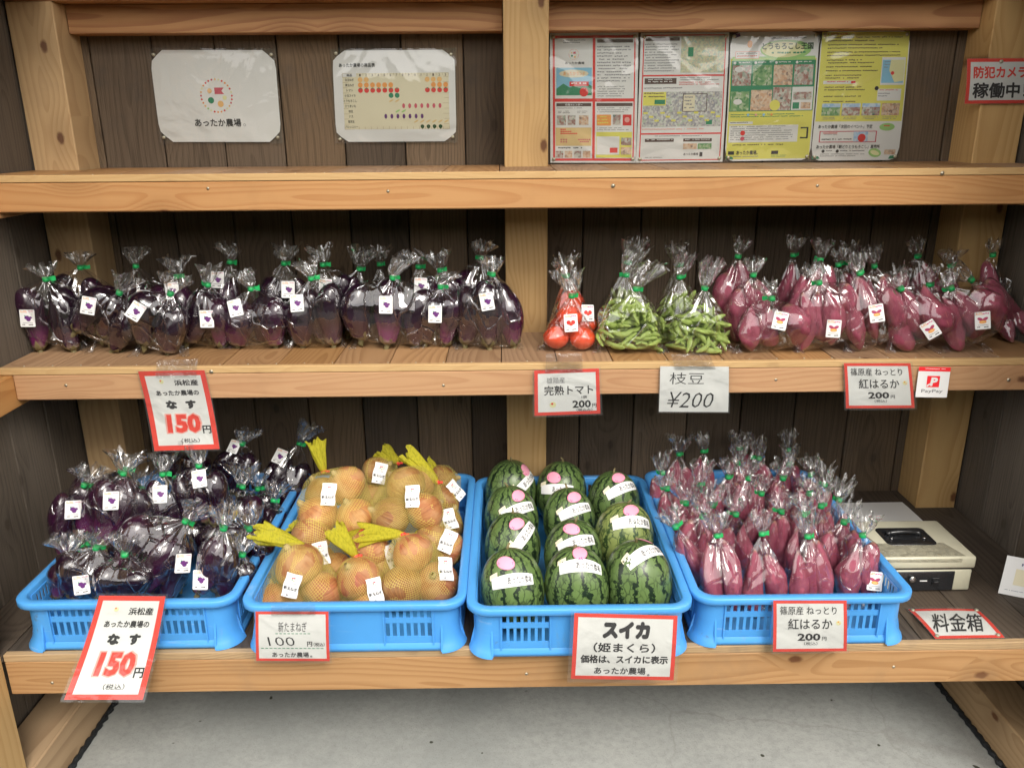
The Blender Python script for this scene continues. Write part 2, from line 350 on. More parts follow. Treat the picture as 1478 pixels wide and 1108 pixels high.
def m_onion():
    t = NT('onion_skin'); c = t.n('TexCoord').outputs['Object']; s = t.n('SeparateXYZ', {0: c})
    ang = t.math('ARCTAN2', s.outputs[1], s.outputs[0]); r = t.n('ObjectInfo').outputs['Random']
    v = t.n('CombineXYZ', {0: t.math('MULTIPLY', t.math('SINE', ang), 14), 1: t.math('MULTIPLY', t.math('COSINE', ang), 14), 2: t.math('ADD', t.math('MULTIPLY', s.outputs[2], .9), t.math('MULTIPLY', r, 30))}).outputs[0]
    n = t.noise(v, 1.0, 4, .6); p = t.noise(t.coord(5), 2.2, 4, .6, .6)
    col = t.mix(t.step(n, .35, .7), (.47,.205,.062), (.30,.108,.034))
    col = t.mix(t.step(p, .40, .66, 0, .8), col, (.56,.34,.14))
    col = t.mix(t.step(p, .30, .42, .55, 0), col, (.48,.17,.10))
    col = t.mix(t.step(t.noise(t.coord(5), 7, 4, .7), .66, .74, 0, .5), col, (.22,.12,.06))
    col = t.n('HueSaturation', {'Color': col, 'Value': t.math('MULTIPLY_ADD', r, .45, .60), 'Hue': t.math('MULTIPLY_ADD', t.math('FRACT', t.math('MULTIPLY', r, 17.3)), -.03, .51)}).outputs[0]
    col = t.mix(t.step(s.outputs[2], .80, .93), col, (.40,.30,.16)); col = t.mix(t.step(s.outputs[2], .05, .0), col, (.20,.14,.08))
    return t.pbr(col, .48, t.bump(n, .3, .02), spec=.4)
M['onion'] = m_onion()
def m_tomato():
    t = NT('tomato_skin'); return t.pbr(t.mix(t.noise(t.coord(4), 1.5, 3), (.62,.045,.02), (.80,.10,.035)), .2, spec=.5)
M['tomato'] = m_tomato()
def m_pod():
    t = NT('pod_skin'); return t.pbr(t.mix(t.noise(t.coord(4), 60, 3), (.24,.34,.07), (.35,.45,.12)), .5, t.bump(t.noise(t.coord(4), 700, 2), .3, .001), spec=.35)
M['pod'] = m_pod()
def m_melon(name, light, dark, net):
    t = NT(name); c = t.n('TexCoord').outputs['Object']; s = t.n('SeparateXYZ', {0: c}); r = t.n('ObjectInfo').outputs['Random']
    off = t.n('CombineXYZ', {0: t.math('MULTIPLY', r, 9), 1: t.math('MULTIPLY', r, 5), 2: 0.0}).outputs[0]
    cc = t.n('VectorMath', {0: c, 1: off}, operation='ADD').outputs[0]
    ang = t.math('ARCTAN2', s.outputs[1], s.outputs[0])
    jag = t.math('SUBTRACT', t.noise(cc, 60, 4, .65), .5); jag2 = t.math('SUBTRACT', t.noise(cc, 18, 2, .5), .5)
    a = t.math('ADD', ang, t.math('ADD', t.math('MULTIPLY', jag, .85), t.math('MULTIPLY', jag2, .55)))
    st = t.math('ABSOLUTE', t.math('SINE', t.math('MULTIPLY_ADD', a, 6.5, t.math('MULTIPLY', r, 3))))
    band = t.step(st, .34, .52, 1, 0)
    wv = t.n('VectorMath', {0: cc, 1: t.n('VectorMath', {0: t.n('TexNoise', {'Vector': cc, 'Scale': 40.0, 'Detail': 3}).outputs['Color'], 1: (.014,.014,.014)}, operation='MULTIPLY').outputs[0]}, operation='ADD').outputs[0]
    v = t.n('TexVoronoi', {'Vector': t.scl(wv, 1, 1, .6), 'Scale': 85.0}, feature='DISTANCE_TO_EDGE').outputs['Distance']
    netm = t.math('MULTIPLY', t.math('MULTIPLY', t.step(v, .02, .12, 1, 0), t.step(t.noise(cc, 30, 2), .35, .55)), net*1.5)
    f = t.math('MAXIMUM', band, netm)
    lt = t.mix(t.noise(cc, 25, 3), light, tuple(x*.62 for x in light))
    col = t.mix(f, lt, dark)
    return t.pbr(col, .33, t.bump(t.noise(cc, 14, 2), .08, .02), spec=.5)
M['melon'] = m_melon('watermelon_skin', (.135,.215,.065), (.010,.022,.010), .42)
M['palemelon'] = m_melon('pale_watermelon_skin', (.27,.33,.10), (.03,.06,.018), .5)
def m_net():
    t = NT('yellow_net'); uv = t.n('TexCoord').outputs['UV']; s = t.n('SeparateXYZ', {0: uv})
    def line(x): return t.math('GREATER_THAN', t.math('ABSOLUTE', t.math('SUBTRACT', t.math('FRACT', x), .5)), .425)
    a = line(t.math('ADD', s.outputs[0], s.outputs[1])); b = line(t.math('SUBTRACT', s.outputs[0], s.outputs[1]))
    f = t.math('MAXIMUM', a, b)
    d = t.n('MixShader', {0: .35, 1: t.n('BsdfDiffuse', {'Color': (.78,.68,.20,1)}).outputs[0], 2: t.n('BsdfTranslucent', {'Color': (.78,.68,.18,1)}).outputs[0]})
    m = t.n('MixShader', {0: t.math('MULTIPLY', f, t.math('MULTIPLY_ADD', t.math('POWER', t.n('LayerWeight', {'Blend': .5}).outputs['Facing'], 1.5), .2, .85, clamp=True)), 1: t.n('BsdfTransparent').outputs[0], 2: d.outputs[0]})
    t.t.links.new(m.outputs[0], t.out.inputs['Surface']); return t.mat
M['net'] = m_net()
def m_nettail():
    t = NT('gathered_net'); n = t.noise(t.scl(t.coord(3), 260, 260, 30), 1, 3)
    d = t.n('MixShader', {0: .4, 1: t.n('BsdfDiffuse', {'Color': (.58,.53,.05,1)}).outputs[0], 2: t.n('BsdfTranslucent', {'Color': (.68,.64,.07,1)}).outputs[0]})
    m = t.n('MixShader', {0: t.step(n, .25, .6, .62, .95), 1: t.n('BsdfTransparent').outputs[0], 2: d.outputs[0]})
    t.t.links.new(m.outputs[0], t.out.inputs['Surface']); return t.mat
M['nettail'] = m_nettail()

# ------------------------------------------------------------------ setting: ground, floor
FZ = .08
Z1, Z2, Z3 = 1.3742, .9702, .4673
T = .0145
D1, D2, D3 = -.3294, -.3951, -.7109
PD = -.1095
XL0, XL1, XC0, XC1, XR0, XR1 = -1.1358, -1.0312, -.0252, .0781, 1.0889, 1.1948
WXL, WXR = -1.141, 1.200

def sheet(name, x0, x1, y0, y1, z, mat, th=.05):
    b = MB(); b.box(x0, x1, y0, y1, z-th, z, mat); o = b.build(name); tag(o, kind='structure'); return o
sheet('ground', -60, 60, -60, 60, 0.0, M['asphalt'], .05)
fl = sheet('concrete_floor', -2, 2, -1.0, .9, FZ, M['concrete'], .075)

m = MB(); r_ = random.Random(2); vs = []; nx_ = 90  # leafy screen added out of view behind the camera to darken the lower shelves
for j in range(9):
    for i in range(nx_+1):
        x = -16+32*i/nx_; z = 3.2*j/8; vs.append((x, -8.2+.35*mnoise.noise(Vector((x*1.3, z*1.3, 1)))-.3*(j/8)**3, z*(1+.08*mnoise.noise(Vector((x*.8, 3, 1))))))
m.add(vs, [(j*(nx_+1)+i, j*(nx_+1)+i+1, (j+1)*(nx_+1)+i+1, (j+1)*(nx_+1)+i) for j in range(8) for i in range(nx_)], flat('shade_hedge_leaves', (.035,.055,.02), .8), True)
tag(m.build('unseen_shade_hedge'), kind='structure')

# ------------------------------------------------------------------ the stall
stall = empty('wooden_stall', (0, 0, FZ), 'open-fronted wooden produce stall with three plank shelves and dark board walls', 'stall')
rng = random.Random(4)
def grp(name, parent, loc): 
    o = bpy.data.objects.new(name, None); COL.objects.link(o); o.parent = parent; o.location = Vector(loc)-parent.location; o.empty_display_size = .02; return o
def bx(name, parent, x0, x1, y0, y1, z0, z1, mat, ch=.0015, off=None):
    b = MB(); b.box(x0, x1, y0, y1, z0, z1, mat, ch)
    c = Vector(((x0+x1)/2, (y0+y1)/2, (z0+z1)/2))
    me = b.mesh(name, c); o = link(name, me, parent)
    w = Vector((0,0,0)); p = parent
    while p: w += p.location; p = p.parent
    o.location = c - w; return o
# walls of upright boards
bw = grp('back_wall', stall, (0, .01, FZ))
x = -.42-.149*5
while x < 1.24:
    a = x + .0012; b_ = x + .149 - .0012 - rng.random()*.0012
    bx('board', bw, a, b_, 0 + rng.random()*.0025, .018, FZ, 1.92, M['board'], .002); x += .149
bx('light_block_backing', bw, -1.3, 1.35, .0195, .024, FZ, 1.95, M['seal'], 0)  # dark sheet added behind the boards to block light through their gaps
sl = grp('side_wall', stall, (WXL, 0, FZ)); sr = grp('side_wall', stall, (WXR, 0, FZ))
yy = .0
ys = [0.0, -.10, -.243, -.386, -.53, -.675, -.82]
for i in range(len(ys)-1):
    bx('board', sl, WXL-.018, WXL-rng.random()*.002, ys[i+1]+.0013, ys[i]-.0013, FZ, 1.95, M['sideboard'], .002)
ys = [0.0, -.085, -.226, -.37, -.515, -.66, -.81]
for i in range(len(ys)-1):
    bx('board', sr, WXR+rng.random()*.002, WXR+.018, ys[i+1]+.0013, ys[i]-.0013, FZ, 1.95, M['sideboard'], .002)
bx('light_block_backing', sl, WXL-.026, WXL-.0195, -.82, .0, FZ, 1.95, M['seal'], 0); bx('light_block_backing', sr, WXR+.0195, WXR+.026, -.82, .0, FZ, 1.95, M['seal'], 0)
# posts
for a, b_ in ((XL0, XL1), (XC0, XC1), (XR0, XR1)):
    bx('post', stall, a, b_, PD, -.002, FZ+.107, 1.738, M['post'], .002)
bx('post', stall, -1.146, -1.041, -.818, -.7135, FZ, 2.50, M['post'], .002)
bx('post', stall, 1.098, 1.203, -.818, -.7135, FZ, 2.50, M['post'], .002)
# top plate and header
bx('top_beam', stall, WXL+.002, WXR-.002, PD, -.003, 1.7385, 1.845, M['plate'], .0025)
bx('header_beam', stall, XL1+.0015, XC0-.0015, -.055, -.003, 1.676, 1.738, M['header'], .0015)
bx('header_beam', stall, XC1+.0015, XR0-.0015, -.055, -.003, 1.676, 1.738, M['header'], .0015)
bx('side_beam', stall, WXL+.003, -1.039, -.82, PD-.001, 1.75, 1.85, M['rail'], .003)
bx('side_beam', stall, 1.096, WXR-.003, -.82, PD-.001, 1.75, 1.85, M['rail'], .003)
bx('front_beam', stall, -1.30, 1.36, -.93, -.82, 2.39, 2.495, M['plate'], .003)
rf = grp('roof', stall, (0, -.4, 2.5))
for i in range(19):
    bx('board', rf, -1.45+i*.155, -1.45+i*.155+.152, -.95, .25, 2.50, 2.518, M['roofboard'], .0)
# sills and seal
for s, xa, xb in ((0, XL0, XL1), (1, XR0, XR1)):
    bx('sill', stall, xa, xb, -.711 if s == 0 else -1.05, -.001, FZ+.001, FZ+.106, M['sill'], .003)
    xi = xb if s == 0 else xa; d = 1 if s == 0 else -1
    m = MB(); pts = []; y = -1.0
    r_ = random.Random(s+8)
    while y < -.02: pts.append((xi+d*(.005+.0016*math.sin(y*210)), y, FZ+.004)); y += .008
    m.tube(pts, [.0062+.0016*math.sin(i*1.9)+r_.random()*.0012 for i in range(len(pts))], M['seal'], 6); m.build('floor_seal', stall)
bx('sill', stall, XL1+.001, XR0-.001, -.1, -.002, FZ+.001, FZ+.106, M['sill'], .003)
# shelves
def shelf(z, d, x0, x1, plank, nose, fh, fx0, fx1, tname, pitch=.1235, ph=-.037, notch=None, nth=T, fd=.042):
    g = grp(tname, stall, (0, d, z))
    x = ph - pitch*math.ceil((ph-x0)/pitch)
    while x < x1:
        a, b_ = max(x, x0)+.0009, min(x+pitch, x1)-.0009
        if b_-a > .01:
            # boards notch round the posts: stop the board short where a post stands
            yb = -.002
            for p0, p1 in ((XL0, XL1), (XC0, XC1), (XR0, XR1)):
                if a < p1 and b_ > p0: yb = PD-.001
            bx('plank', g, a, b_, d+.0145, yb, z-T-rng.random()*.0008, z-rng.random()*.0009, plank, .0012)
            if yb < -.01:      # pieces beside the post
                for p0, p1 in ((XL0, XL1), (XC0, XC1), (XR0, XR1)):
                    if a < p1 and b_ > p0:
                        if p0-.001-a > .006: bx('plank', g, a, p0-.001, PD-.0005, -.002, z-T, z-.0004, plank, 0)
                        if b_-p1-.001 > .006: bx('plank', g, p1+.001, b_, PD-.0005, -.002, z-T, z-.0004, plank, 0)
        x += pitch
    bx('nosing', g, x0, x1, d, d+.014, z-nth, z+.0003, nose, .0012)
    bx('fascia', g, fx0, fx1, d+.0008, d+fd, z-nth-.0006-fh, z-nth-.0006, M['lowbeam'] if z < .6 else M['beam'], .0025)
    return g
s1 = shelf(Z1, D1, WXL+.001, WXR-.001, M['plank'], M['nosing'], .0615, WXL+.002, WXR-.002, 'top_shelf')
s2 = shelf(Z2, D2, WXL+.001, WXR-.001, M['plank'], M['nosing'], .058, -1.107, WXR-.042, 'middle_shelf')
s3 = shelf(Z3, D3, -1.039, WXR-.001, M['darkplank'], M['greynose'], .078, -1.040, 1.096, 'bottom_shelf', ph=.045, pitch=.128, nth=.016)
# the strip of bottom shelf beside the front post, and side rails that carry the shelves
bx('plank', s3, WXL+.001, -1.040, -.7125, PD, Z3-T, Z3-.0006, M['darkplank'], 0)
for z, dd in ((Z2, D2), (Z1, D1)):
    bx('side_rail', stall, WXL+.002, -1.108, -.70, PD-.0012, z-T-.075, z-T-.0015, M['rail'], .002)
    bx('side_rail', stall, WXR-.040, WXR-.002, -.70, PD-.0012, z-T-.075, z-T-.0015, M['rail'], .002)
for z, d in ((Z1, D1), (Z2, D2)):
    x = -1.09
    i = 0
    while x < 1.18:
        m = MB(); m.tube([(x, d+.022+.003*math.sin(i*7), z-.003), (x, d+.022+.003*math.sin(i*7), z+.0006)], .0017, M['nail'], 6); m.build('nail', s1 if z == Z1 else s2); x += .0617; i += 1
for u, v, d in ((885,268,D1),(1360,250,D1),(1456,548,D2),(305,536,D2)):
    p = at(u, v, Y=d); m = MB(); m.tube([(p.x, d-.0012, p.z), (p.x, d+.003, p.z)], .0042, M['nail'], 10)
    m.build('nail', s1 if d == D1 else s2)
for u, v, Y in ((300,272,D1),(560,276,D1),(1180,268,D1),(95,556,D2),(640,556,D2),(1120,548,D2),(75,985,D3),(760,972,D3),(1290,962,D3)):
    p = at(u, v, Y=Y); m = MB(); m.tube([(p.x, Y-.0002, p.z), (p.x, Y+.003, p.z)], .0032, M['nail'], 8); m.build('screw', s1 if Y == D1 else s2 if Y == D2 else s3)

# ------------------------------------------------------------------ flat print on sheets
_tc = {}
def text_mesh(s, bold=0.0):
    k = (s, bold)
    if k in _tc: return _tc[k]
    cu = bpy.data.curves.new('t', 'FONT'); cu.body = s; cu.resolution_u = 2; cu.offset = bold; cu.fill_mode = 'FRONT'
    o = bpy.data.objects.new('t', cu); COL.objects.link(o)
    dg = bpy.context.evaluated_depsgraph_get(); me = o.evaluated_get(dg).to_mesh()
    v = np.array([x.co[:2] for x in me.vertices]) if len(me.vertices) else np.zeros((0, 2)); f = [tuple(p.vertices) for p in me.polygons]
    o.evaluated_get(dg).to_mesh_clear(); bpy.data.objects.remove(o); bpy.data.curves.remove(cu)
    _tc[k] = (v, f); return _tc[k]

class Sheet:
    """a thin printed sheet spanned between four corners (TL, TR, BR, BL), with a gentle bend"""
    def __init__(s, c, bulge=0.0, bulge_u=0.0, curl=0.0):
        s.c = [Vector(p) for p in c]; s.b = bulge; s.bu = bulge_u; s.curl = curl
        s.n = (s.c[1]-s.c[0]).cross(s.c[3]-s.c[0]).normalized()*-1
        if s.n.dot(CAM-s.c[0]) < 0: s.n = -s.n
        s.w = (s.c[1]-s.c[0]).length; s.h = (s.c[3]-s.c[0]).length
    def p(s, u, v, l=0.0):
        a, b, c, d = s.c
        q = a*(1-u)*(1-v)+b*u*(1-v)+c*u*v+d*(1-u)*v
        return q + s.n*(s.b*math.sin(math.pi*v)+s.bu*math.sin(math.pi*u)+s.curl*(2*u-1)**2*v + l)
LS = .00022
class Print:
    def __init__(s, sh): s.sh = sh; s.m = MB()
    def grid(s, u0, v0, u1, v1, mat, l=1, nx=6, ny=6):
        nx = max(1, int(nx*min(1, abs(u1-u0)*1.5+.1))); ny = max(1, int(ny*min(1, abs(v1-v0)*1.5+.1)))
        vs = [s.sh.p(u0+(u1-u0)*i/nx, v0+(v1-v0)*j/ny, l*LS) for j in range(ny+1) for i in range(nx+1)]
        fs = [(j*(nx+1)+i, (j+1)*(nx+1)+i, (j+1)*(nx+1)+i+1, j*(nx+1)+i+1) for j in range(ny) for i in range(nx)]
        s.m.add(vs, fs, mat, True)
    def frame(s, u0, v0, u1, v1, tu, tv, mat, l=1):
        s.grid(u0, v0, u1, v0+tv, mat, l, 8, 2); s.grid(u0, v1-tv, u1, v1, mat, l, 8, 2)
        s.grid(u0, v0+tv, u0+tu, v1-tv, mat, l, 2, 8); s.grid(u1-tu, v0+tv, u1, v1-tv, mat, l, 2, 8)
    def poly(s, pts, mat, l=2):
        s.m.add([s.sh.p(u, v, l*LS) for u, v in pts], [tuple(range(len(pts)))], mat)
    def disc(s, u, v, ru, mat, l=2, n=14, rv=None, rot=0):
        rv = rv if rv is not None else ru*s.sh.w/s.sh.h
        s.poly([(u+ru*math.cos(a)*math.cos(rot)-rv*math.sin(a)*math.sin(rot)*s.sh.h/s.sh.w, v+rv*math.sin(a)*math.cos(rot)+ru*math.cos(a)*math.sin(rot)*s.sh.w/s.sh.h) for a in [2*math.pi*k/n for k in range(n)]], mat, l)
    def text(s, t, u0, v0, u1, v1, mat, l=3, bold=.012, shear=0.0):
        ob = bold if t.isascii() else min(bold, 0.0)
        v, f = text_mesh(t, ob)
        if not len(v): return
        lo, hi = v.min(0), v.max(0); w = (v-lo)/(hi-lo+1e-9)
        if ob != bold and bold > .004:
            k = bold*.95/(hi[1]-lo[1]); kx = bold*.95/(hi[0]-lo[0]); w = w*(1-2*np.array([kx, k]))+np.array([kx, k])
            for n_, (dx, dy) in enumerate(((1,0),(-1,0),(0,1),(0,-1),(.7,.7),(-.7,-.7),(.7,-.7),(-.7,.7))):
                s.m.add([s.sh.p(u0+(u1-u0)*(a+dx*kx)+shear*(b-.5)*(v1-v0), v1-(v1-v0)*(b+dy*k), (l+.04+.05*n_)*LS) for a, b in w], f, mat)
        s.m.add([s.sh.p(u0+(u1-u0)*a+shear*(b-.5)*(v1-v0), v1-(v1-v0)*b, l*LS) for a, b in w], f, mat)
    def scribble(s, u0, v0, u1, v1, rows, mat, l=2, seed=1, fill=.62, ragged=.3):
        r = random.Random(seed); rh = (v1-v0)/rows
        for k in range(rows):
            u = u0; end = u1-(u1-u0)*ragged*r.random(); v = v0+rh*k
            while u < end:
                cw = rh*fill*s.sh.h/s.sh.w*(.6+.8*r.random())
                if r.random() > .12:
                    a = r.random()*.25; s.poly([(u, v+rh*fill*a), (u+cw*.8, v+rh*fill*a*.6), (u+cw*.8, v+rh*fill*(.55+a)), (u, v+rh*fill*(.5+a))], mat, l)
                u += cw
    def build(s, name, parent): return s.m.build(name, parent)

def sheet_mesh(sh, mat, chop=0.0, pad=0.0, l=0, n=10):
    m = MB(); g = []
    for j in range(n+1):
        for i in range(n+1):
            u, v = -pad+(1+2*pad)*i/n, -pad*sh.w/sh.h+(1+2*pad*sh.w/sh.h)*j/n
            g.append([u, v])
    if chop:
        cu, cv = chop, chop*sh.w/sh.h
        for q in g:
            for su in (0, 1):
                for sv in (0, 1):
                    du = abs(q[0]-su); dv = abs(q[1]-sv)
                    if du/cu+dv/cv < 1:
                        k = 1-(du/cu+dv/cv)
                        q[0] += (1 if su == 0 else -1)*cu*k*.5; q[1] += (1 if sv == 0 else -1)*cv*k*.5
    fs = [(j*(n+1)+i, (j+1)*(n+1)+i, (j+1)*(n+1)+i+1, j*(n+1)+i+1) for j in range(n) for i in range(n)]
    m.add([sh.p(u, v, l*LS) for u, v in g], fs, mat, True); return m

def sign(name, label, cat, sh, draw, paper='white', pouch='pouch', pad=.03, chop=0.0, group=None, pins=(), tape=None, pinmat='pin'):
    root = empty(name, sh.p(0, 0), label, cat, group)
    sheet_mesh(sh, M[paper], chop).build('paper', root)
    pr = Print(sh); draw(pr); 
    if pr.m.v: pr.build('print', root)
    if pouch: sheet_mesh(sh, M[pouch], 0, pad, l=6).build('laminate_pouch', root)
    for (u, v) in pins:
        c = sh.p(u, v, 0); m = MB(); m.tube([c-sh.n*.002, c+sh.n*.003, c+sh.n*.0042], [.0042, .0042, .0025], M[pinmat], 10); m.build('pin', root)
    if tape:
        c = [Vector(p) for p in tape]; ts = Sheet(c, .0015); sheet_mesh(ts, M['tape'], 0, 0, l=9, n=5).build('tape', root)
    return root
def quad(px, Y=None, Z=None, dY=(0,0,0,0)):
    return [at(u, v, Y=Y+dy) if Y is not None else at(u, v, Z=Z) for (u, v), dy in zip(px, dY)]

# farm emblem: ring of coloured dots with a small flag (the farm's own mark)
def emblem(p, u, v, r, l=2):
    k = p.sh.w/p.sh.h; cols = ['red','red','rose','paleorange','paleyellow','red','orange','orange','red','paleyellow','lightgreen','paleorange','orange','red','rose','paleorange','paleyellow','orange']
    for i in range(28):
        a = 2*math.pi*i/28; p.disc(u+r*math.cos(a), v+r*k*math.sin(a), r*.062, M[cols[i % len(cols)]], l, 8)
    for du, dv, rr, c in ((-.42,-.30,.15,'paleorange'),(-.38,.28,.2,'green'),(.22,.5,.2,'paleorange'),(.52,.12,.14,'paleyellow')):
        p.disc(u+du*r, v+dv*r*k, rr*r, M[c], l, 12)
    f = [(-.1,-.5),(.52,-.5),(.34,-.3),(.52,-.1),(-.1,-.1)]
    p.poly([(u+a*r, v+b*r*k) for a, b in f], M['rose'], l)
FARM = 'あったか農場'

# 1. farm poster
def d_logo(p):
    emblem(p, .50, .49, .125)
    p.text(FARM, .30, .74, .68, .83, M['black'], bold=.02)
    p.disc(.706, .81, .011, M['grey']); p.disc(.706, .81, .008, M['white'], 3)
shA = Sheet(quad([(215.5,72.6),(396.5,72.6),(406.8,205),(232.5,205)], Y=-.0035), .002)
sign('poster', 'white laminated farm poster with a ring of coloured dots, left of the chart', 'poster', shA, d_logo, pouch='pouch', pad=.012, chop=.09, pins=((.03,.05),(.97,.05),(.03,.95),(.97,.95)))
# 2. harvest chart
def d_chart(p):
    x0, x1, y0, y1 = .075, .945, .245, .86
    p.text(FARM+'の商品表', .05, .135, .345, .18, M['black'], bold=.02)
    p.grid(x0, y0+.04, x1, y1, M['cream'], 1); p.grid(.19, y0, x1, y0+.042, M['cream'], 1)
    nc, nr = 15, 10
    xs = [x0]+[.195+(x1-.195)*i/nc for i in range(nc+1)]; ys = [y0]+[y0+.042+(y1-y0-.042)*j/nr for j in range(nr+1)]
    for x in xs: p.grid(x-.0012, y0, x+.0012, y1, M['gridline'], 2, 1, 1)
    for y in ys: p.grid(x0, y-.0015, x1, y+.0015, M['gridline'], 2, 1, 1)
    p.text('商品', .11, y0+.008, .155, y0+.034, M['black'], bold=.01)
    names = ['白玉ねぎ','黄玉ねぎ','トマト','小玉スイカ','とうもろこし','さつまいも','枝豆','ナス','落花生','ブロッコリー']
    def cx(i): return (xs[i+1]+xs[i+2])/2
    for i in range(nc): p.text(str([1,2,3,4,5,6,7,8,9,10,11,12,1,2,3][i]), cx(i)-.006, y0+.008, cx(i)+.006, y0+.034, M['brown'], bold=.005)
    for j, n in enumerate(names):
        w = .018*len(n); p.text(n, .132-w*.5, ys[j+1]+.014, .132+w*.5, ys[j+2]-.014, M['black'], bold=.01)
    for j, cols, c, sh_ in ((0,[0,1,11,12,13],'paleorange',0),(1,[0,1,2,3,4,5,12,13,14],'orange',0),(2,[0,1,2,3,4,5,6,11,12,13,14],'red',0),(3,[5,6],'green',0),(4,[5,6],'tan',1),(5,[7,8,9,10,11,12,13],'rose',2),(6,[6,7],'lightgreen',1),(7,[4,5,6,7,8,9,10],'purple',2),(8,[9,10,11,12,13,14],'tan',1),(9,[10,11,12,13],'darkgreen',0)):
        for i in cols:
            y = (ys[j+1]+ys[j+2])/2
            if sh_ == 0: p.disc(cx(i), y, .020 if j != 9 else .016, M[c])
            elif sh_ == 1: p.disc(cx(i), y, .022, M[c], rv=.009, rot=-.5)
            else: p.disc(cx(i), y, .012, M[c], rv=.027)
            if sh_ == 0 and j in (2,): p.disc(cx(i), y-.02, .006, M['green'], 3)
            if j == 9: p.grid(cx(i)-.004, y+.012, cx(i)+.004, y+.028, M['darkgreen'], 2, 1, 1)
shB = Sheet(quad([(479.5,73.5),(656.3,72),(659,204),(486,205)], Y=-.0035), .004, .002)
sign('poster', 'white laminated harvest calendar chart with rows of small coloured vegetables', 'poster', shB, d_chart, pouch='wavypouch', pad=.012, chop=.08, pins=((.03,.03),(.97,.05),(.03,.97),(.97,.95)))
# 3-6. flyers on the right
def lines(p, u0, v0, u1, v1, rows, seed, mat='grey'): p.scribble(u0, v0, u1, v1, rows, M[mat], 3, seed)
def d_f1(p):
    p.grid(.03,.02,.97,.985, M['red'], 1)
    for a in ((.055,.04,.485,.495),(.515,.04,.955,.495),(.055,.52,.485,.965),(.515,.52,.955,.965)): p.grid(*a, M['white'], 2)
    lines(p,.15,.05,.42,.085,2,3); emblem(p,.27,.16,.055,3); p.text(FARM,.17,.215,.39,.235,M['black'],4)
    p.grid(.07,.26,.475,.47,M['skyblue'],3); p.poly([(.07,.47),(.07,.42),(.15,.38),(.22,.41),(.30,.385),(.40,.37),(.475,.40),(.475,.47)],M['green'],4)
    p.disc(.27,.305,.17,M['cream'],4,rv=.03); p.text('あったかランド',.15,.29,.40,.318,M['orange'],5); p.grid(.22,.365,.44,.40,M['red'],5); p.scribble(.24,.372,.43,.395,1,M['white'],6,5); p.disc(.385,.445,.05,M['red'],5)
    p.grid(.535,.05,.94,.075,M['brown'],3); lines(p,.535,.10,.93,.38,12,4); lines(p,.54,.40,.93,.49,5,5)
    p.grid(.07,.53,.47,.555,M['brown'],3); p.text('収穫カレンダー',.17,.534,.37,.551,M['white'],4); lines(p,.08,.565,.46,.58,1,6)
    for i,(a,b) in enumerate(((.075,.18),(.20,.29),(.33,.44))): p.grid(a,.625,b,.70,M['ph_mix' if i<2 else 'ph_warm'],3)
    lines(p,.09,.59,.22,.615,2,8,'black'); lines(p,.31,.59,.44,.615,2,9)
    p.grid(.06,.72,.475,.865,M['tan'],3); 
    for j,n in ((0,3),(1,6),(2,9)):
        for i in range(n): p.disc(.125+.022*i,.735+.016*j,.009,M['red'],4)
    for i in range(3): 
        for j in range(2): p.disc(.125+.03*i,.815+.018*j,.009,M['rose'],4)
    for i in range(6): p.disc(.33+.025*i,.815,.009,M['rose'],4); p.disc(.35+.022*min(i,4),.832,.009,M['rose'],4)
    for i in range(4): p.grid(.06+.105*i,.905,.15+.105*i,.96,M['ph_warm' if i%2 else 'ph_mix'],3)
    lines(p,.09,.875,.40,.90,1,12,'black')
    p.grid(.53,.53,.945,.555,M['brown'],3); lines(p,.54,.565,.93,.61,3,14); p.grid(.535,.62,.70,.705,M['orange'],3); p.scribble(.545,.63,.69,.70,3,M['yellow'],4,2); p.grid(.72,.62,.81,.70,M['ph_mix'],3); p.grid(.835,.62,.935,.705,M['red'],3); p.disc(.885,.66,.03,M['palered'],4)
    lines(p,.54,.72,.93,.75,2,15); p.grid(.53,.755,.945,.96,M['yellow'],3); p.grid(.535,.79,.80,.935,M['white'],4); lines(p,.55,.80,.78,.86,3,16,'black'); p.grid(.69,.88,.78,.92,M['red'],5); p.grid(.82,.80,.94,.86,M['ph_mix'],4); p.grid(.82,.875,.94,.935,M['ph_warm'],4)
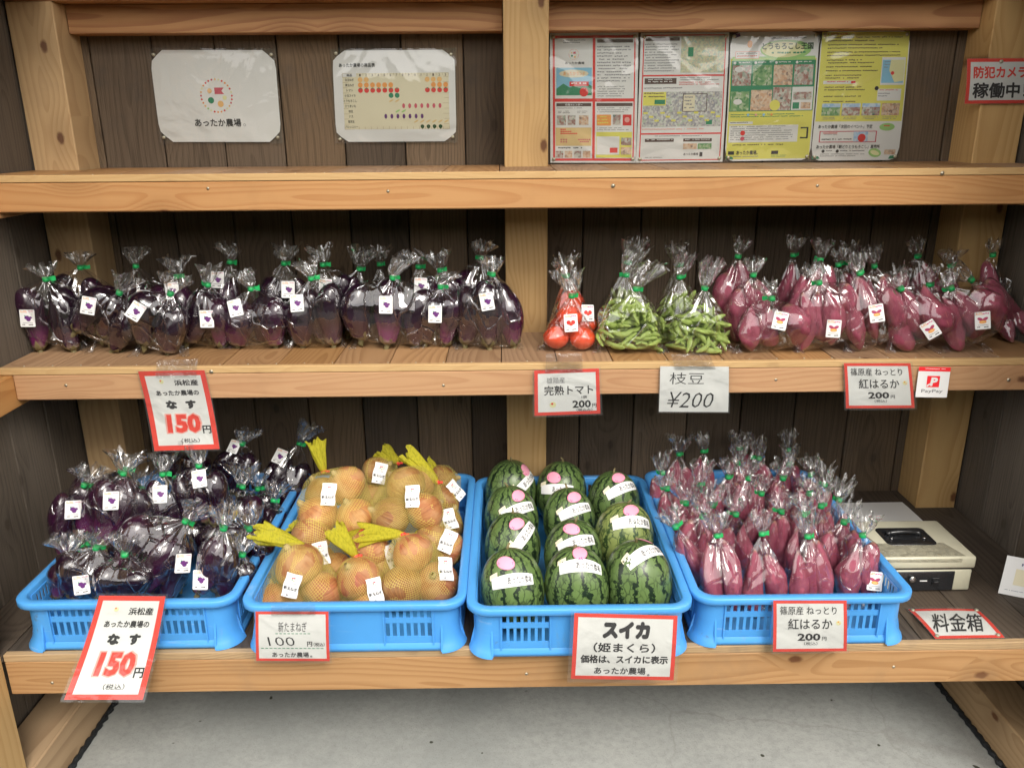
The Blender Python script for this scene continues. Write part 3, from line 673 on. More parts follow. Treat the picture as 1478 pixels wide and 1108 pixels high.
def d_f2(p):
    p.frame(.03,.015,.97,.985,.012,.008,M['red'],1)
    for v in (.315,.765): p.grid(.03,v,.97,v+.012,M['red'],1)
    p.grid(.055,.035,.44,.06,M['brown'],2); lines(p,.05,.08,.43,.30,11,21); p.grid(.46,.03,.955,.30,M['ph_map'],2); p.grid(.54,.11,.60,.18,M['green'],3)
    p.grid(.06,.34,.42,.385,M['brown'],2); p.scribble(.10,.345,.38,.38,2,M['white'],3,9,ragged=.1); lines(p,.45,.335,.93,.365,2,22); lines(p,.45,.37,.93,.40,2,23,'red'); lines(p,.06,.41,.6,.43,1,24)
    p.grid(.05,.445,.95,.715,M['ph_board'],2); p.grid(.05,.445,.31,.55,M['yellow'],3); lines(p,.06,.45,.30,.50,2,25,'brown'); p.grid(.18,.505,.30,.54,M['green'],4); p.frame(.50,.46,.78,.60,.008,.005,M['brown'],3); p.grid(.51,.47,.64,.595,M['cream'],3); lines(p,.52,.48,.63,.59,4,26); p.grid(.78,.665,.85,.70,M['green'],3); lines(p,.05,.73,.93,.75,1,27,'palered')
    for i in range(14): p.grid(.06+.064*i,.60+.03*(i%3),.11+.064*i,.615+.03*(i%3),M['yellow'],3)
    lines(p,.2,.785,.75,.80,1,28); p.grid(.09,.81,.42,.835,M['brown'],2); p.scribble(.11,.814,.40,.831,1,M['white'],3,7,ragged=.05); p.grid(.53,.81,.86,.835,M['brown'],2); p.scribble(.55,.814,.84,.831,1,M['white'],3,8,ragged=.05)
    p.grid(.53,.85,.69,.895,M['ph_warm'],2); p.grid(.70,.85,.86,.895,M['ph_field'],2); p.text(FARM,.54,.925,.71,.945,M['black'],3); p.grid(.725,.92,.76,.955,M['black'],3); lines(p,.09,.955,.32,.97,1,30)
def d_f3(p):
    p.grid(.012,.20,.985,.985,M['yellow'],1); p.grid(.03,.185,.97,.22,M['lightgreen'],1)
    p.disc(.63,.135,.29,M['lightgreen'],2,rv=.075,n=20); p.disc(.60,.135,.24,M['paleyellow'],3,rv=.06,n=20)
    p.text('とうもろこし王国',.36,.085,.94,.135,M['darkgreen'],5,bold=.03); p.scribble(.47,.15,.85,.185,1,M['green'],5,3,ragged=.05); p.scribble(.45,.045,.85,.065,1,M['black'],4,4,ragged=.05)
    p.disc(.22,.09,.03,M['orange'],4,rv=.028); p.frame(.06,.145,.33,.20,.006,.004,M['palered'],3); p.grid(.066,.149,.324,.196,M['white'],3); lines(p,.08,.155,.31,.175,1,31); lines(p,.08,.175,.31,.195,1,32,'red')
    p.grid(.02,.215,.98,.605,M['green'],3)
    for i in range(4): p.grid(.035+.235*i,.25,.25+.235*i,.405,M[['ph_mix','ph_field','ph_warm','ph_mix'][i]],4); p.disc(.06+.235*i,.232,.015,M['white'],5); p.scribble(.085+.235*i,.224,.24+.235*i,.242,1,M['white'],5,40+i)
    p.grid(.03,.45,.24,.60,M['ph_field'],4); p.grid(.26,.44,.50,.60,M['ph_warm'],4); p.grid(.51,.42,.72,.60,M['ph_mix'],4); p.grid(.73,.42,.97,.60,M['white'],4); p.grid(.745,.46,.955,.52,M['ph_mix'],5); p.grid(.745,.54,.82,.59,M['green'],5); p.grid(.84,.54,.95,.59,M['ph_warm'],5)
    p.disc(.11,.53,.05,M['white'],5,rv=.022); p.disc(.11,.28,.05,M['white'],5,rv=.022); p.disc(.54,.56,.06,M['yellow'],5)
    lines(p,.04,.625,.92,.66,2,33,'green'); 
    for i,c in enumerate(('skyblue','palered','skyblue','orange')): p.disc(.24+.09*i,.632,.014,M[c],4)
    p.grid(.03,.685,.30,.705,M['white'],2); lines(p,.04,.688,.28,.702,1,34,'black'); p.grid(.03,.715,.83,.85,M['white'],2); lines(p,.05,.72,.80,.84,7,35); p.disc(.19,.775,.028,M['red'],4); p.disc(.19,.82,.024,M['rose'],4)
    p.frame(.86,.735,.95,.825,.02,.01,M['black'],4); p.grid(.85,.747,.93,.813,M['yellow'],5); lines(p,.86,.76,.91,.80,2,36,'black'); lines(p,.08,.865,.85,.885,1,37,'brown')
    p.grid(.035,.92,.105,.948,M['black'],3); p.text(FARM+'。',.13,.915,.38,.95,M['black'],4,bold=.02); p.grid(.54,.92,.62,.948,M['black'],3); lines(p,.54,.955,.76,.975,2,38,'green'); lines(p,.1,.96,.4,.975,1,39)
    p.poly([(.015,.985),(.015,.955),(.09,.965),(.10,.985)],M['green'],5); p.poly([(.03,.01),(.10,.01),(.11,.03),(.05,.045),(.02,.03)],M['purple'],5)
def d_f4(p):
    p.grid(.01,.01,.99,.69,M['yellow'],1)
    p.scribble(.07,.02,.30,.04,1,M['red'],3,3)
    r=[(.045,.95),(.07,.6),(.10,.9),(.125,.7),(.155,.92),(.18,.9),(.215,.5),(.235,.6),(.265,.6),(.295,.66),(.33,.5),(.35,.45),(.42,.5),(.44,.55),(.49,.5),(.53,.45)]
    for i,(v,e) in enumerate(r): p.scribble(.08,v,e,v+.02,1,M['brown'],3,50+i,ragged=.04)
    p.grid(.06,.375,.42,.40,M['white'],2); p.scribble(.10,.378,.33,.397,1,M['red'],4,62,ragged=.02); p.grid(.37,.378,.42,.397,M['red'],4)
    p.grid(.70,.20,.97,.41,M['white'],2); p.grid(.71,.22,.96,.395,M['skyblue'],3); p.poly([(.80,.22),(.96,.22),(.96,.38),(.86,.39),(.79,.30)],M['paleyellow'],4); p.disc(.83,.32,.02,M['red'],5); lines(p,.73,.23,.94,.29,3,64)
    p.grid(.68,.44,.95,.53,M['white'],2); lines(p,.70,.445,.93,.46,1,65,'red'); lines(p,.69,.47,.82,.51,2,66)
    p.disc(.665,.435,.025,M['black'],4,n=6)
    for i in range(4): p.grid(.07+.225*i,.55,.275+.225*i,.645,M[['ph_field','ph_mix','ph_mix','ph_warm'][i]],3); 
    for i in range(3): p.grid(.07+.225*i,.55,.275+.225*i,.58,M['ph_sky'],4)
    for i in range(4): lines(p,.09+.225*i,.655,.26+.225*i,.68,2,70+i)
    p.text(FARM+'「次回のイベント」予定',.05,.715,.66,.745,M['black'],4,bold=.015)
    p.disc(.83,.735,.09,M['lightgreen'],3,rv=.03); lines(p,.77,.72,.89,.745,1,75,'red')
    p.frame(.07,.765,.72,.855,.012,.006,M['rose'],3); p.grid(.11,.778,.27,.784,M['red'],4); lines(p,.12,.79,.28,.80,1,76); p.scribble(.10,.825,.44,.845,1,M['black'],4,77,ragged=.02); p.grid(.455,.77,.62,.85,M['ph_sky'],4); p.disc(.55,.82,.045,M['red'],5)
    p.text(FARM+'「朝どりとうもろこし」直売所',.05,.875,.77,.905,M['black'],4,bold=.015)
    p.disc(.13,.925,.018,M['black'],4); p.disc(.29,.925,.018,M['black'],4); lines(p,.16,.918,.25,.933,1,78,'black'); lines(p,.32,.918,.60,.933,1,79,'black'); lines(p,.10,.945,.64,.975,2,80)
    p.disc(.72,.94,.075,M['lightgreen'],4,rv=.035,rot=.2); p.disc(.72,.94,.055,M['paleyellow'],5,rv=.018,rot=.3); p.grid(.83,.915,.96,.955,M['ph_warm'],4)
    p.poly([(.01,.99),(.01,.965),(.08,.965),(.10,.985)],M['green'],5); p.poly([(.88,.99),(.90,.965),(.97,.96),(.98,.985)],M['green'],5)
fl_px = [[(793.6,48),(921.4,47),(918,235),(794.5,235)],[(925,48),(1052.6,47),(1042.7,233.5),(918,235)],[(1055,47),(1183,45),(1168.8,231),(1045.7,233)],[(1185.8,45),(1314.6,44),(1295.7,231),(1169.7,232)]]
fl_lab = ['laminated flyer in four white panels with red lines, next to the centre post', 'laminated flyer with a pale map at its top right, second from the centre post',
          'yellow and green laminated flyer with a grid of photos, third from the centre post', 'yellow laminated flyer with lines of text and a white lower third, rightmost of four']
for i, (px, dr, pp) in enumerate(zip(fl_px, (d_f1, d_f2, d_f3, d_f4), ('white','white','white','white'))):
    sh = Sheet(quad(px, Y=-.004-.0018*(i % 2)), .004, .003 if i % 2 else .0)
    sign('flyer', fl_lab[i], 'flyer', sh, dr, paper=pp, pouch='wavypouch', pad=.006, chop=.0 if i < 2 else .05, group='laminated flyers on the back wall', pins=((.04,.03),(.96,.03),(.04,.97),(.96,.97)))
# 7. camera notice
def d_cam(p):
    p.frame(0,0,1,1,.055,.075,M['brightred'],1)
    p.text('防犯カメラ',.10,.17,.93,.44,M['brightred'],bold=.035); p.text('稼働中！',.10,.53,.93,.88,M['black'],bold=.03)
sh = Sheet([at(1396,85,Y=-.114), at(1396,85,Y=-.114)+Vector((.148,.001,.0)), at(1392,150,Y=-.114)+Vector((.152,.0,.0)), at(1392,150,Y=-.114)], .003, .002)
sign('notice', 'red-bordered white notice in red and black letters on the right post', 'sign', sh, d_cam, pouch='pouch', pad=.015, pins=((.52,.07),))

# price signs
def border(p, t=.06): p.frame(0,0,1,1,t,t*p.sh.w/p.sh.h,M['brightred'],1)
def d_nasu(p):
    border(p,.078); p.disc(.31,.135,.035,M['paleyellow']); p.disc(.30,.125,.012,M['red'],3)
    p.text('浜松産',.50,.115,.86,.19,M['black'],bold=.03); p.text(FARM+'の',.19,.245,.84,.315,M['black'],bold=.03)
    p.text('な',.30,.375,.47,.485,M['black'],bold=.07); p.text('す',.60,.375,.76,.485,M['black'],bold=.07)
    p.text('150',.24,.535,.80,.80,M['palered'],3,bold=.085,shear=.06); p.text('150',.265,.55,.775,.785,M['brightred'],4,bold=.05,shear=.06)
    p.text('円',.79,.70,.92,.80,M['black'],bold=.03); p.text('（税込）',.44,.855,.72,.91,M['black'],bold=.01)
sh = Sheet(quad([(199.3,535.8),(295,534),(317,647.6),(223,650.5)], Y=-.400, dY=(0,0,-.012,-.012)), -.006)
sign('price_sign', 'red-bordered price sign hanging from the middle shelf above the eggplant crate', 'sign', sh, d_nasu, pad=.025, tape=[at(225,524,Y=-.398)+Vector((0,.012,.003)), at(284,522,Y=-.398)+Vector((0,.012,.003)), at(284,544,Y=-.4015), at(225,545,Y=-.4015)])
sh = Sheet(quad([(143.5,859),(239,860),(206,1009),(92.6,1009)], Y=-.712, dY=(0,0,-.075,-.075)), -.008)
sign('price_sign', 'large tilted red-bordered price sign hung on the front of the eggplant crate', 'sign', sh, d_nasu, pad=.04)
def d_onion(p):
    border(p,.04); p.text('新たまねぎ',.31,.20,.70,.40,M['black'],bold=.0); p.text('100',.17,.50,.53,.68,M['black'],bold=-.008,shear=-.15)
    for i in range(9): p.grid(.27+.055*i,.425,.305+.055*i,.44,M['green'],2,1,1)
    for i in range(15): p.grid(.07+.058*i,.725,.11+.058*i,.74,M['green'],2,1,1)
    p.text('円',.70,.59,.77,.69,M['black'],bold=.03); p.text('（税込）',.79,.61,.94,.69,M['black'],bold=.015); p.text(FARM,.22,.81,.72,.92,M['black'],bold=.02); p.disc(.75,.9,.016,M['grey'])
sh = Sheet(quad([(369,882),(474,882),(476,953.5),(370,953)], Y=-.738, dY=(.006,.006,-.004,-.004)), .002)
sign('price_sign', 'red-bordered handwritten price sign on the front of the onion crate', 'sign', sh, d_onion, pad=.03, tape=quad([(392,872),(455,871),(456,886),(392,887)], Y=-.7385))
def d_suika(p):
    border(p,.04); p.text('スイカ',.28,.10,.74,.36,M['black'],bold=.075); p.text('（姫まくら）',.20,.42,.80,.57,M['black'],bold=.025)
    p.text('価格は、スイカに表示',.08,.61,.93,.74,M['black'],bold=.035); p.text(FARM,.22,.80,.72,.915,M['black'],bold=.02); p.disc(.75,.92,.013,M['grey'])
sh = Sheet(quad([(829,884),(978,888),(972,981),(824,979)], Y=-.765, dY=(.006,.006,-.006,-.006)), .003)
sign('price_sign', 'wide red-bordered sign with large black letters on the watermelon crate', 'sign', sh, d_suika, pad=.035)
def d_beni(p):
    border(p,.045); p.text('篠原産 ねっとり',.09,.11,.86,.27,M['black'],bold=.005); p.text('紅はるか',.20,.34,.80,.55,M['black'],bold=.01); p.disc(.885,.43,.035,M['paleyellow']); p.disc(.88,.41,.012,M['orange'],3); p.disc(.90,.445,.01,M['palered'],3)
    p.text('200',.33,.63,.64,.78,M['black'],bold=.03); p.text('円',.66,.70,.72,.78,M['black'],bold=.01); p.text('（税込）',.42,.80,.60,.87,M['black'],bold=.0)
sh = Sheet(quad([(1218,524),(1314,524),(1320,588.5),(1221,589)], Y=-.400), .002)
sign('price_sign', 'red-bordered price sign taped to the middle shelf below the sweet potatoes', 'sign', sh, d_beni, pad=.03)
sh = Sheet(quad([(1116,866),(1222,866),(1222,939),(1115.5,940)], Y=-.732, dY=(.006,.006,-.004,-.004)), .002)
sign('price_sign', 'red-bordered price sign on the front of the sweet potato crate', 'sign', sh, d_beni, pad=.03)
def d_tomato(p):
    border(p,.055); p.text('雄踏産',.19,.16,.47,.29,M['grey'],bold=.0); p.text('完熟トマト',.15,.34,.90,.55,M['black'],bold=.015); p.text('1袋',.72,.575,.80,.64,M['black'])
    p.disc(.28,.76,.05,M['paleyellow']); p.disc(.27,.74,.018,M['red'],3)
    p.text('200',.58,.68,.86,.85,M['black'],bold=.03); p.text('円',.88,.76,.945,.85,M['black']); p.text('（税込み）',.64,.865,.88,.93,M['black'])
sh = Sheet(quad([(771,534.5),(864.5,531.5),(866.5,596.5),(771.5,600)], Y=-.400), .002)
sign('price_sign', 'red-bordered price sign below the tomatoes at the centre post', 'sign', sh, d_tomato, pad=.03, tape=quad([(788,510),(840,509),(841,536),(787,537)], Y=-.4012))
def d_eda(p):
    p.text('枝豆',.14,.13,.64,.38,M['black'],bold=-.006,shear=.04); p.text('¥200',.12,.55,.78,.90,M['black'],bold=-.008,shear=.18)
sh = Sheet(quad([(953,528.5),(1052,529),(1051,594.5),(951,594)], Y=-.400), .002)
sign('price_sign', 'plain white handwritten price sign below the bags of green soybeans', 'sign', sh, d_eda, pad=.02, tape=quad([(968,511),(1022,509),(1033,532),(975,533)], Y=-.4012))
def d_pay(p):
    p.grid(0,0,1,.14,M['payred'],2); p.scribble(.2,.045,.82,.10,1,M['white'],3,4,ragged=0); 
    p.grid(.30,.29,.70,.66,M['payred'],2)
    p.text('P',.42,.34,.64,.62,M['white'],3,bold=.05,shear=.12); p.poly([(.30,.60),(.42,.52),(.44,.55),(.32,.66)],M['white'],3)
    p.text('PayPay',.16,.73,.84,.87,M['grey'],bold=.01)
sh = Sheet(quad([(1326.6,529),(1372.5,530),(1366.4,573.6),(1321,573)], Y=-.3985, dY=(0,0,-.004,-.004)), .0)
sign('payment_sticker', 'small white square sticker with a red top edge on the middle shelf fascia', 'sticker', sh, d_pay, paper='card', pouch=None)
def d_box(p):
    border(p,.06); p.text('料金箱',.15,.20,.87,.82,M['black'],bold=.012,shear=.32)
zz = Z3+.0015
sh = Sheet([at(u, v, Z=zz) for u, v in ((1311,879),(1411,879),(1450,921),(1350,922.6))], .003, .002, curl=.002)
sign('notice', 'red-bordered notice lying flat on the dark shelf in front of the cash box', 'sign', sh, d_box, pad=.03, pins=((.04,.06),(.96,.06),(.05,.93),(.93,.93)))
def d_pc(p):
    p.text('PayPay',.30,.14,.75,.23,M['paynavy'],bold=.02); p.grid(.22,.30,.83,.72,M['cream'],2); p.scribble(.10,.86,.92,.895,1,M['paynavy'],3,5)
tl, bl_ = at(1454,801,Y=-.50), at(1437.5,869,Y=-.535); bl_.z = Z3+.002; w = Vector((.10,-.035,-.006))
tl = at(1454,801,Y=-.505)
sh = Sheet([tl, tl+w, Vector((bl_.x, bl_.y, bl_.z))+w, bl_], .001)
root = sign('payment_card', 'white card leaning upright at the right edge of the bottom shelf', 'card', sh, d_pc, paper='card', pouch=None)
b2 = Sheet([tl+w*.55+Vector((0,.003,-.02)), tl+w+Vector((0,.003,-.02)), Vector((bl_.x, bl_.y+.085, Z3+.008))+w, Vector((bl_.x, bl_.y+.085, Z3+.005))+w*.55])
sheet_mesh(b2, M['card'], n=2).build('back_flap', root)

# ------------------------------------------------------------------ crates
CW, CD, CH = .445, .622, .113
def rr(w, d, r, n=6):
    pts = []
    for cx, cy, a0 in ((w/2-r, d/2-r, 0), (-w/2+r, d/2-r, 90), (-w/2+r, -d/2+r, 180), (w/2-r, -d/2+r, 270)):
        for k in range(n+1):
            a = math.radians(a0+90*k/n); pts.append((cx+r*math.cos(a), cy+r*math.sin(a)))
    return pts
def loft(m, prof, mat, close=False):
    """prof: list of (w, d, r, z) rounded-rectangle sections"""
    n = 6; N = 4*(n+1); vs = []; fs = []
    for w, d, r, z in prof: vs += [(x, y, z) for x, y in rr(w, d, r, n)]
    for i in range(len(prof)-1):
        for k in range(N): fs.append((i*N+k, i*N+(k+1)%N, (i+1)*N+(k+1)%N, (i+1)*N+k))
    if close: fs.append(tuple(range(N))[::-1])
    m.add(vs, fs, mat, True)
def slotted(m, L, x, yin, yout, panels, axis, sgn):
    """wall of length L (centred) with slots; axis 'X' = runs along X"""
    def B(a0, a1, z0, z1, pi=0.0, po=0.0):
        lo, hi = sorted((sgn*(yin-pi), sgn*(yout+po)))
        if axis == 'X': m.box(a0, a1, lo, hi, z0, z1, M['blue'], 0)
        else: m.box(lo, hi, a0, a1, z0, z1, M['blue'], 0)
    zt = CH-.012; zs = [(.030, .061), (.073, .096)]
    cur = -L/2
    for p0, p1, n in panels:
        B(cur, p0, .004, zt)
        pw = (p1-p0)/n; bar = .0058
        B(p0, p1, .004, zs[0][0], 0, -.0012); B(p0, p1, zs[0][1], zs[1][0], 0, -.0012); B(p0, p1, zs[1][1], zt, 0, -.0012)
        for z0, z1 in zs:
            for k in range(n+1):
                c = p0+pw*k; a0 = max(c-bar/2, p0); a1 = min(c+bar/2, p1); B(a0, a1, z0, z1, -.0002, -.0022)
        for e in (p0, p1): B(e-.0016, e+.0016, .0042, zt-.0003, -.0003, .003)
        cur = p1
    B(cur, L/2, .004, zt)
def crate(cx, y0, label):
    root = empty('plastic_crate', (cx, y0+CD/2, Z3+.0012), label, 'crate', 'blue plastic crates on the bottom shelf')
    def fin(m, name): 
        me = m.mesh(name); return link(name, me, root)
    m = MB(); W, D = CW, CD
    # rim: a rolled lip with a flat top
    loft(m, [(W-.036, D-.036, .030, CH-.020), (W-.036, D-.036, .030, CH-.002), (W-.033, D-.033, .031, CH), (W-.004, D-.004, .042, CH), (W, D, .044, CH-.002), (W, D, .044, CH-.013), (W-.003, D-.003, .043, CH-.0145), (W-.008, D-.008, .042, CH-.013), (W-.009, D-.009, .042, CH-.005), (W-.030, D-.030, .032, CH-.005)], M['blue'])
    fin(m, 'rim')
    bw_, bd = W-.032, D-.032; r = .034
    f = W
    pn = [(-.375*f*.93, -.14*f*.93, 7), (.14*f*.93, .375*f*.93, 7)]
    fl = bw_-2*r
    for s in (-1, 1):
        m = MB(); slotted(m, fl, 0, bd/2-.004, bd/2, [(max(a, -fl/2+.004), min(b_, fl/2-.004), n) for a, b_, n in pn], 'X', s); fin(m, 'wall')
        m = MB(); L = bd-2*r; np_ = 5; seg = L/np_
        slotted(m, L, 0, bw_/2-.004, bw_/2, [(-L/2+seg*k+.012, -L/2+seg*(k+1)-.012, 7) for k in range(np_)], 'Y', s); fin(m, 'wall')
    # corners, flaring to feet
    for qx in (-1, 1):
        for qy in (-1, 1):
            m = MB(); vs = []; n = 7; lev = [(CH-.012, 0), (.05, 0), (.026, .002), (.012, .008), (.004, .013), (.0, .014)]
            for z, e in lev:
                for k in range(n+1):
                    a = math.pi/2*k/n; rx = r+e
                    vs.append((qx*(bw_/2-r+rx*math.cos(a)), qy*(bd/2-r+rx*math.sin(a)), z))
            fs = [(i*(n+1)+k, i*(n+1)+k+1, (i+1)*(n+1)+k+1, (i+1)*(n+1)+k) for i in range(len(lev)-1) for k in range(n)]
            m.add(vs, fs, M['blue'], True)
            for (ax, ay, bx_, by_) in ((bw_/2-r-.002, bd/2, bw_/2-r+.002, bd/2+.012), (bw_/2, bd/2-r-.002, bw_/2+.012, bd/2-r+.002)):
                x0, x1 = sorted((qx*ax, qx*bx_)); y0_, y1_ = sorted((qy*ay, qy*by_))
                ww = ax > bw_/2-.001
                tri = [(0, .055), (0, .002), (1, .002)]
                if not ww: vs = [((x0, x1)[t], qy*(bd/2+.012*e), z) for t in (0, 1) for e, z in tri]
                else: vs = [(qx*(bw_/2+.012*e), (y0_, y1_)[t], z) for t in (0, 1) for e, z in tri]
                m.add(vs, [(0,1,2),(3,5,4),(0,3,4,1),(1,4,5,2),(0,2,5,3)], M['blue'])
            fin(m, 'corner_foot')
    m = MB(); m.box(-bw_/2+.003, bw_/2-.003, -bd/2+.003, bd/2-.003, .002, .0055, M['blue'])
    loft(m, [(bw_+.001, bd+.001, r, .016), (bw_+.010, bd+.010, r+.004, .008), (bw_+.012, bd+.012, r+.005, .001), (bw_-.004, bd-.004, r, .001)], M['blue'])
    fin(m, 'base')
    return root
CR = [crate(-.7885, -.708, 'blue plastic crate at the left holding bagged eggplants'), crate(-.3325, -.726, 'blue plastic crate holding netted onions'),
      crate(.113, -.748, 'blue plastic crate holding striped watermelons'), crate(.560, -.720, 'blue plastic crate at the right holding bagged sweet potatoes')]

# ------------------------------------------------------------------ produce meshes (unit sized) and bags
def lathe(name, prof, mat, n=20, bend=(0, 0), lump=0.0, seed=1, lscale=2.2, m=40):
    """prof(t) -> radius (unit length, z 0..1)"""
    vs = []; fs = []; off = Vector((seed*7.3, seed*3.1, seed*1.7))
    for i in range(m+1):
        t = (1-math.cos(math.pi*i/m))/2; r = prof(t)
        bxx, byy = bend[0]*math.sin(math.pi*t), bend[1]*math.sin(2*math.pi*t)
        for k in range(n):
            a = 2*math.pi*k/n; rr_ = r
            if lump: rr_ *= 1+lump*mnoise.noise(Vector((math.cos(a)*lscale*.6, math.sin(a)*lscale*.6, t*lscale*1.7))+off)
            vs.append((rr_*math.cos(a)+bxx, rr_*math.sin(a)+byy, t))
    for i in range(m):
        for k in range(n): fs.append((i*n+k, i*n+(k+1)%n, (i+1)*n+(k+1)%n, (i+1)*n+k))
    b = MB(); b.add(vs, fs, mat, True); return b.mesh(name)
def egg_prof(t, neck=.34, pk=.66):
    if t <= 0 or t >= 1: return .001
    e = math.sqrt(max(0, 1-((t-pk)/(1-pk))**2)) if t > pk else neck+(1-neck)*(math.sin(math.pi/2*(t/pk))**1.5)
    return .5*max(.02, e*min(1, (t*14)**.6))
EGG = [lathe('eggplant', lambda t, a=a, p=p: egg_prof(t, a, p), M['eggplant'], 22, b_, .07, s) for s, (a, p, b_) in enumerate([(.40,.62,(.10,0)),(.50,.60,(.18,.03)),(.36,.68,(.04,.02)),(.55,.56,(.12,-.04)),(.45,.7,(-.12,.03))])]
def calyx_mesh(seed, neck):
    n = 20; vs = []; fs = []; r_ = random.Random(seed); lob = [r_.uniform(.08, .17) for _ in range(5)]
    for i in range(6):
        for k in range(n):
            a = 2*math.pi*k/n; ph = (k/n*5) % 1; L = .035+lob[int(k/n*5) % 5]*(1-abs(2*ph-1))**1.4
            t = .002+L*i/5; r = egg_prof(t, neck)*1.0+.022
            vs.append((r*math.cos(a), r*math.sin(a), t-.004))
    for i in range(5):
        for k in range(n): fs.append((i*n+k, i*n+(k+1)%n, (i+1)*n+(k+1)%n, (i+1)*n+k))
    b = MB(); b.add(vs, fs, M['calyx'], True)
    b.tube([(0, 0, .02), (.01, 0, -.05), (.03, .02, -.10)], [.11, .085, .095], M['calyx'], 9)
    return b.mesh('calyx')
CAL = [calyx_mesh(i, .45) for i in range(3)]
def pot_prof(t, p, q):
    if t <= 0 or t >= 1: return .002
    return .5*(math.sin(math.pi*min(1, max(0, t))**p)**q)
POT = [lathe('sweet_potato', lambda t, p=p, q=q: max(.012, pot_prof(t, p, q)), M['sweet'], 22, b_, .22, s+20, 3.0) for s, (p, q, b_) in enumerate([(.9,.72,(.16,.05)),(.75,.70,(.26,.06)),(1.15,.80,(-.2,.10)),(.95,.60,(.10,-.08)),(.70,.85,(.25,.08)),(1.3,.85,(.12,.1))])]
def onion_prof(t):
    if t <= 0: return .004
    if t > .90: return .5*(.10*(1-(t-.90)/.10)+.07)
    b = math.sin(math.pi*min(1, (t/.88))**.92) ** .55
    return .5*max(.12, b)
ONI = [lathe('onion', onion_prof, M['onion'], 28, (.01*s, .0), .06, s+40, 1.6) for s in range(4)]
def tom_prof(t):
    return .5*max(.01, math.sin(math.pi*t)**.5)
TOM = [lathe('tomato', tom_prof, M['tomato'], 24, (0, 0), .05, 61)]
def pod_mesh(seed):
    r_ = random.Random(seed); n = 8; m = 22; vs = []; fs = []; nb = 3 if seed != 2 else 2; bend = r_.uniform(.06, .16)
    for i in range(m+1):
        t = i/m; s = math.sin(math.pi*t)**.45
        lump = .72+.28*abs(math.sin(math.pi*nb*(t*.9+.05))) 
        for k in range(n):
            a = 2*math.pi*k/n; vs.append((.5*s*math.cos(a)*(.75+.25*lump), .38*s*lump*math.sin(a), t))
    vs = [(x+bend*4*math.sin(math.pi*z), y, z) for x, y, z in vs]
    for i in range(m):
        for k in range(n): fs.append((i*n+k, i*n+(k+1)%n, (i+1)*n+(k+1)%n, (i+1)*n+k))
    b = MB(); b.add(vs, fs, M['pod'], True); return b.mesh('soybean_pod')
PODS = [pod_mesh(i) for i in range(4)]
_mp = {}
def mpts(me, k=7):
    if me.name not in _mp:
        a = np.empty(len(me.vertices)*3); me.vertices.foreach_get('co', a); a = a.reshape(-1, 3)
        _mp[me.name] = a[::k]
    return _mp[me.name]
def hull_planes(P):
    bm = bmesh.new()
    for p in P: bm.verts.new(p)
    bmesh.ops.convex_hull(bm, input=bm.verts)
    bm.normal_update(); c = P.mean(0); N = []; D = []
    for f in bm.faces:
        if f.calc_area() < 1e-9: continue
        n = np.array(f.normal); d = n @ np.array(f.verts[0].co)
        if n @ c > d: n, d = -n, -d
        N.append(n); D.append(d)
    bm.free(); return np.array(N), np.array(D)

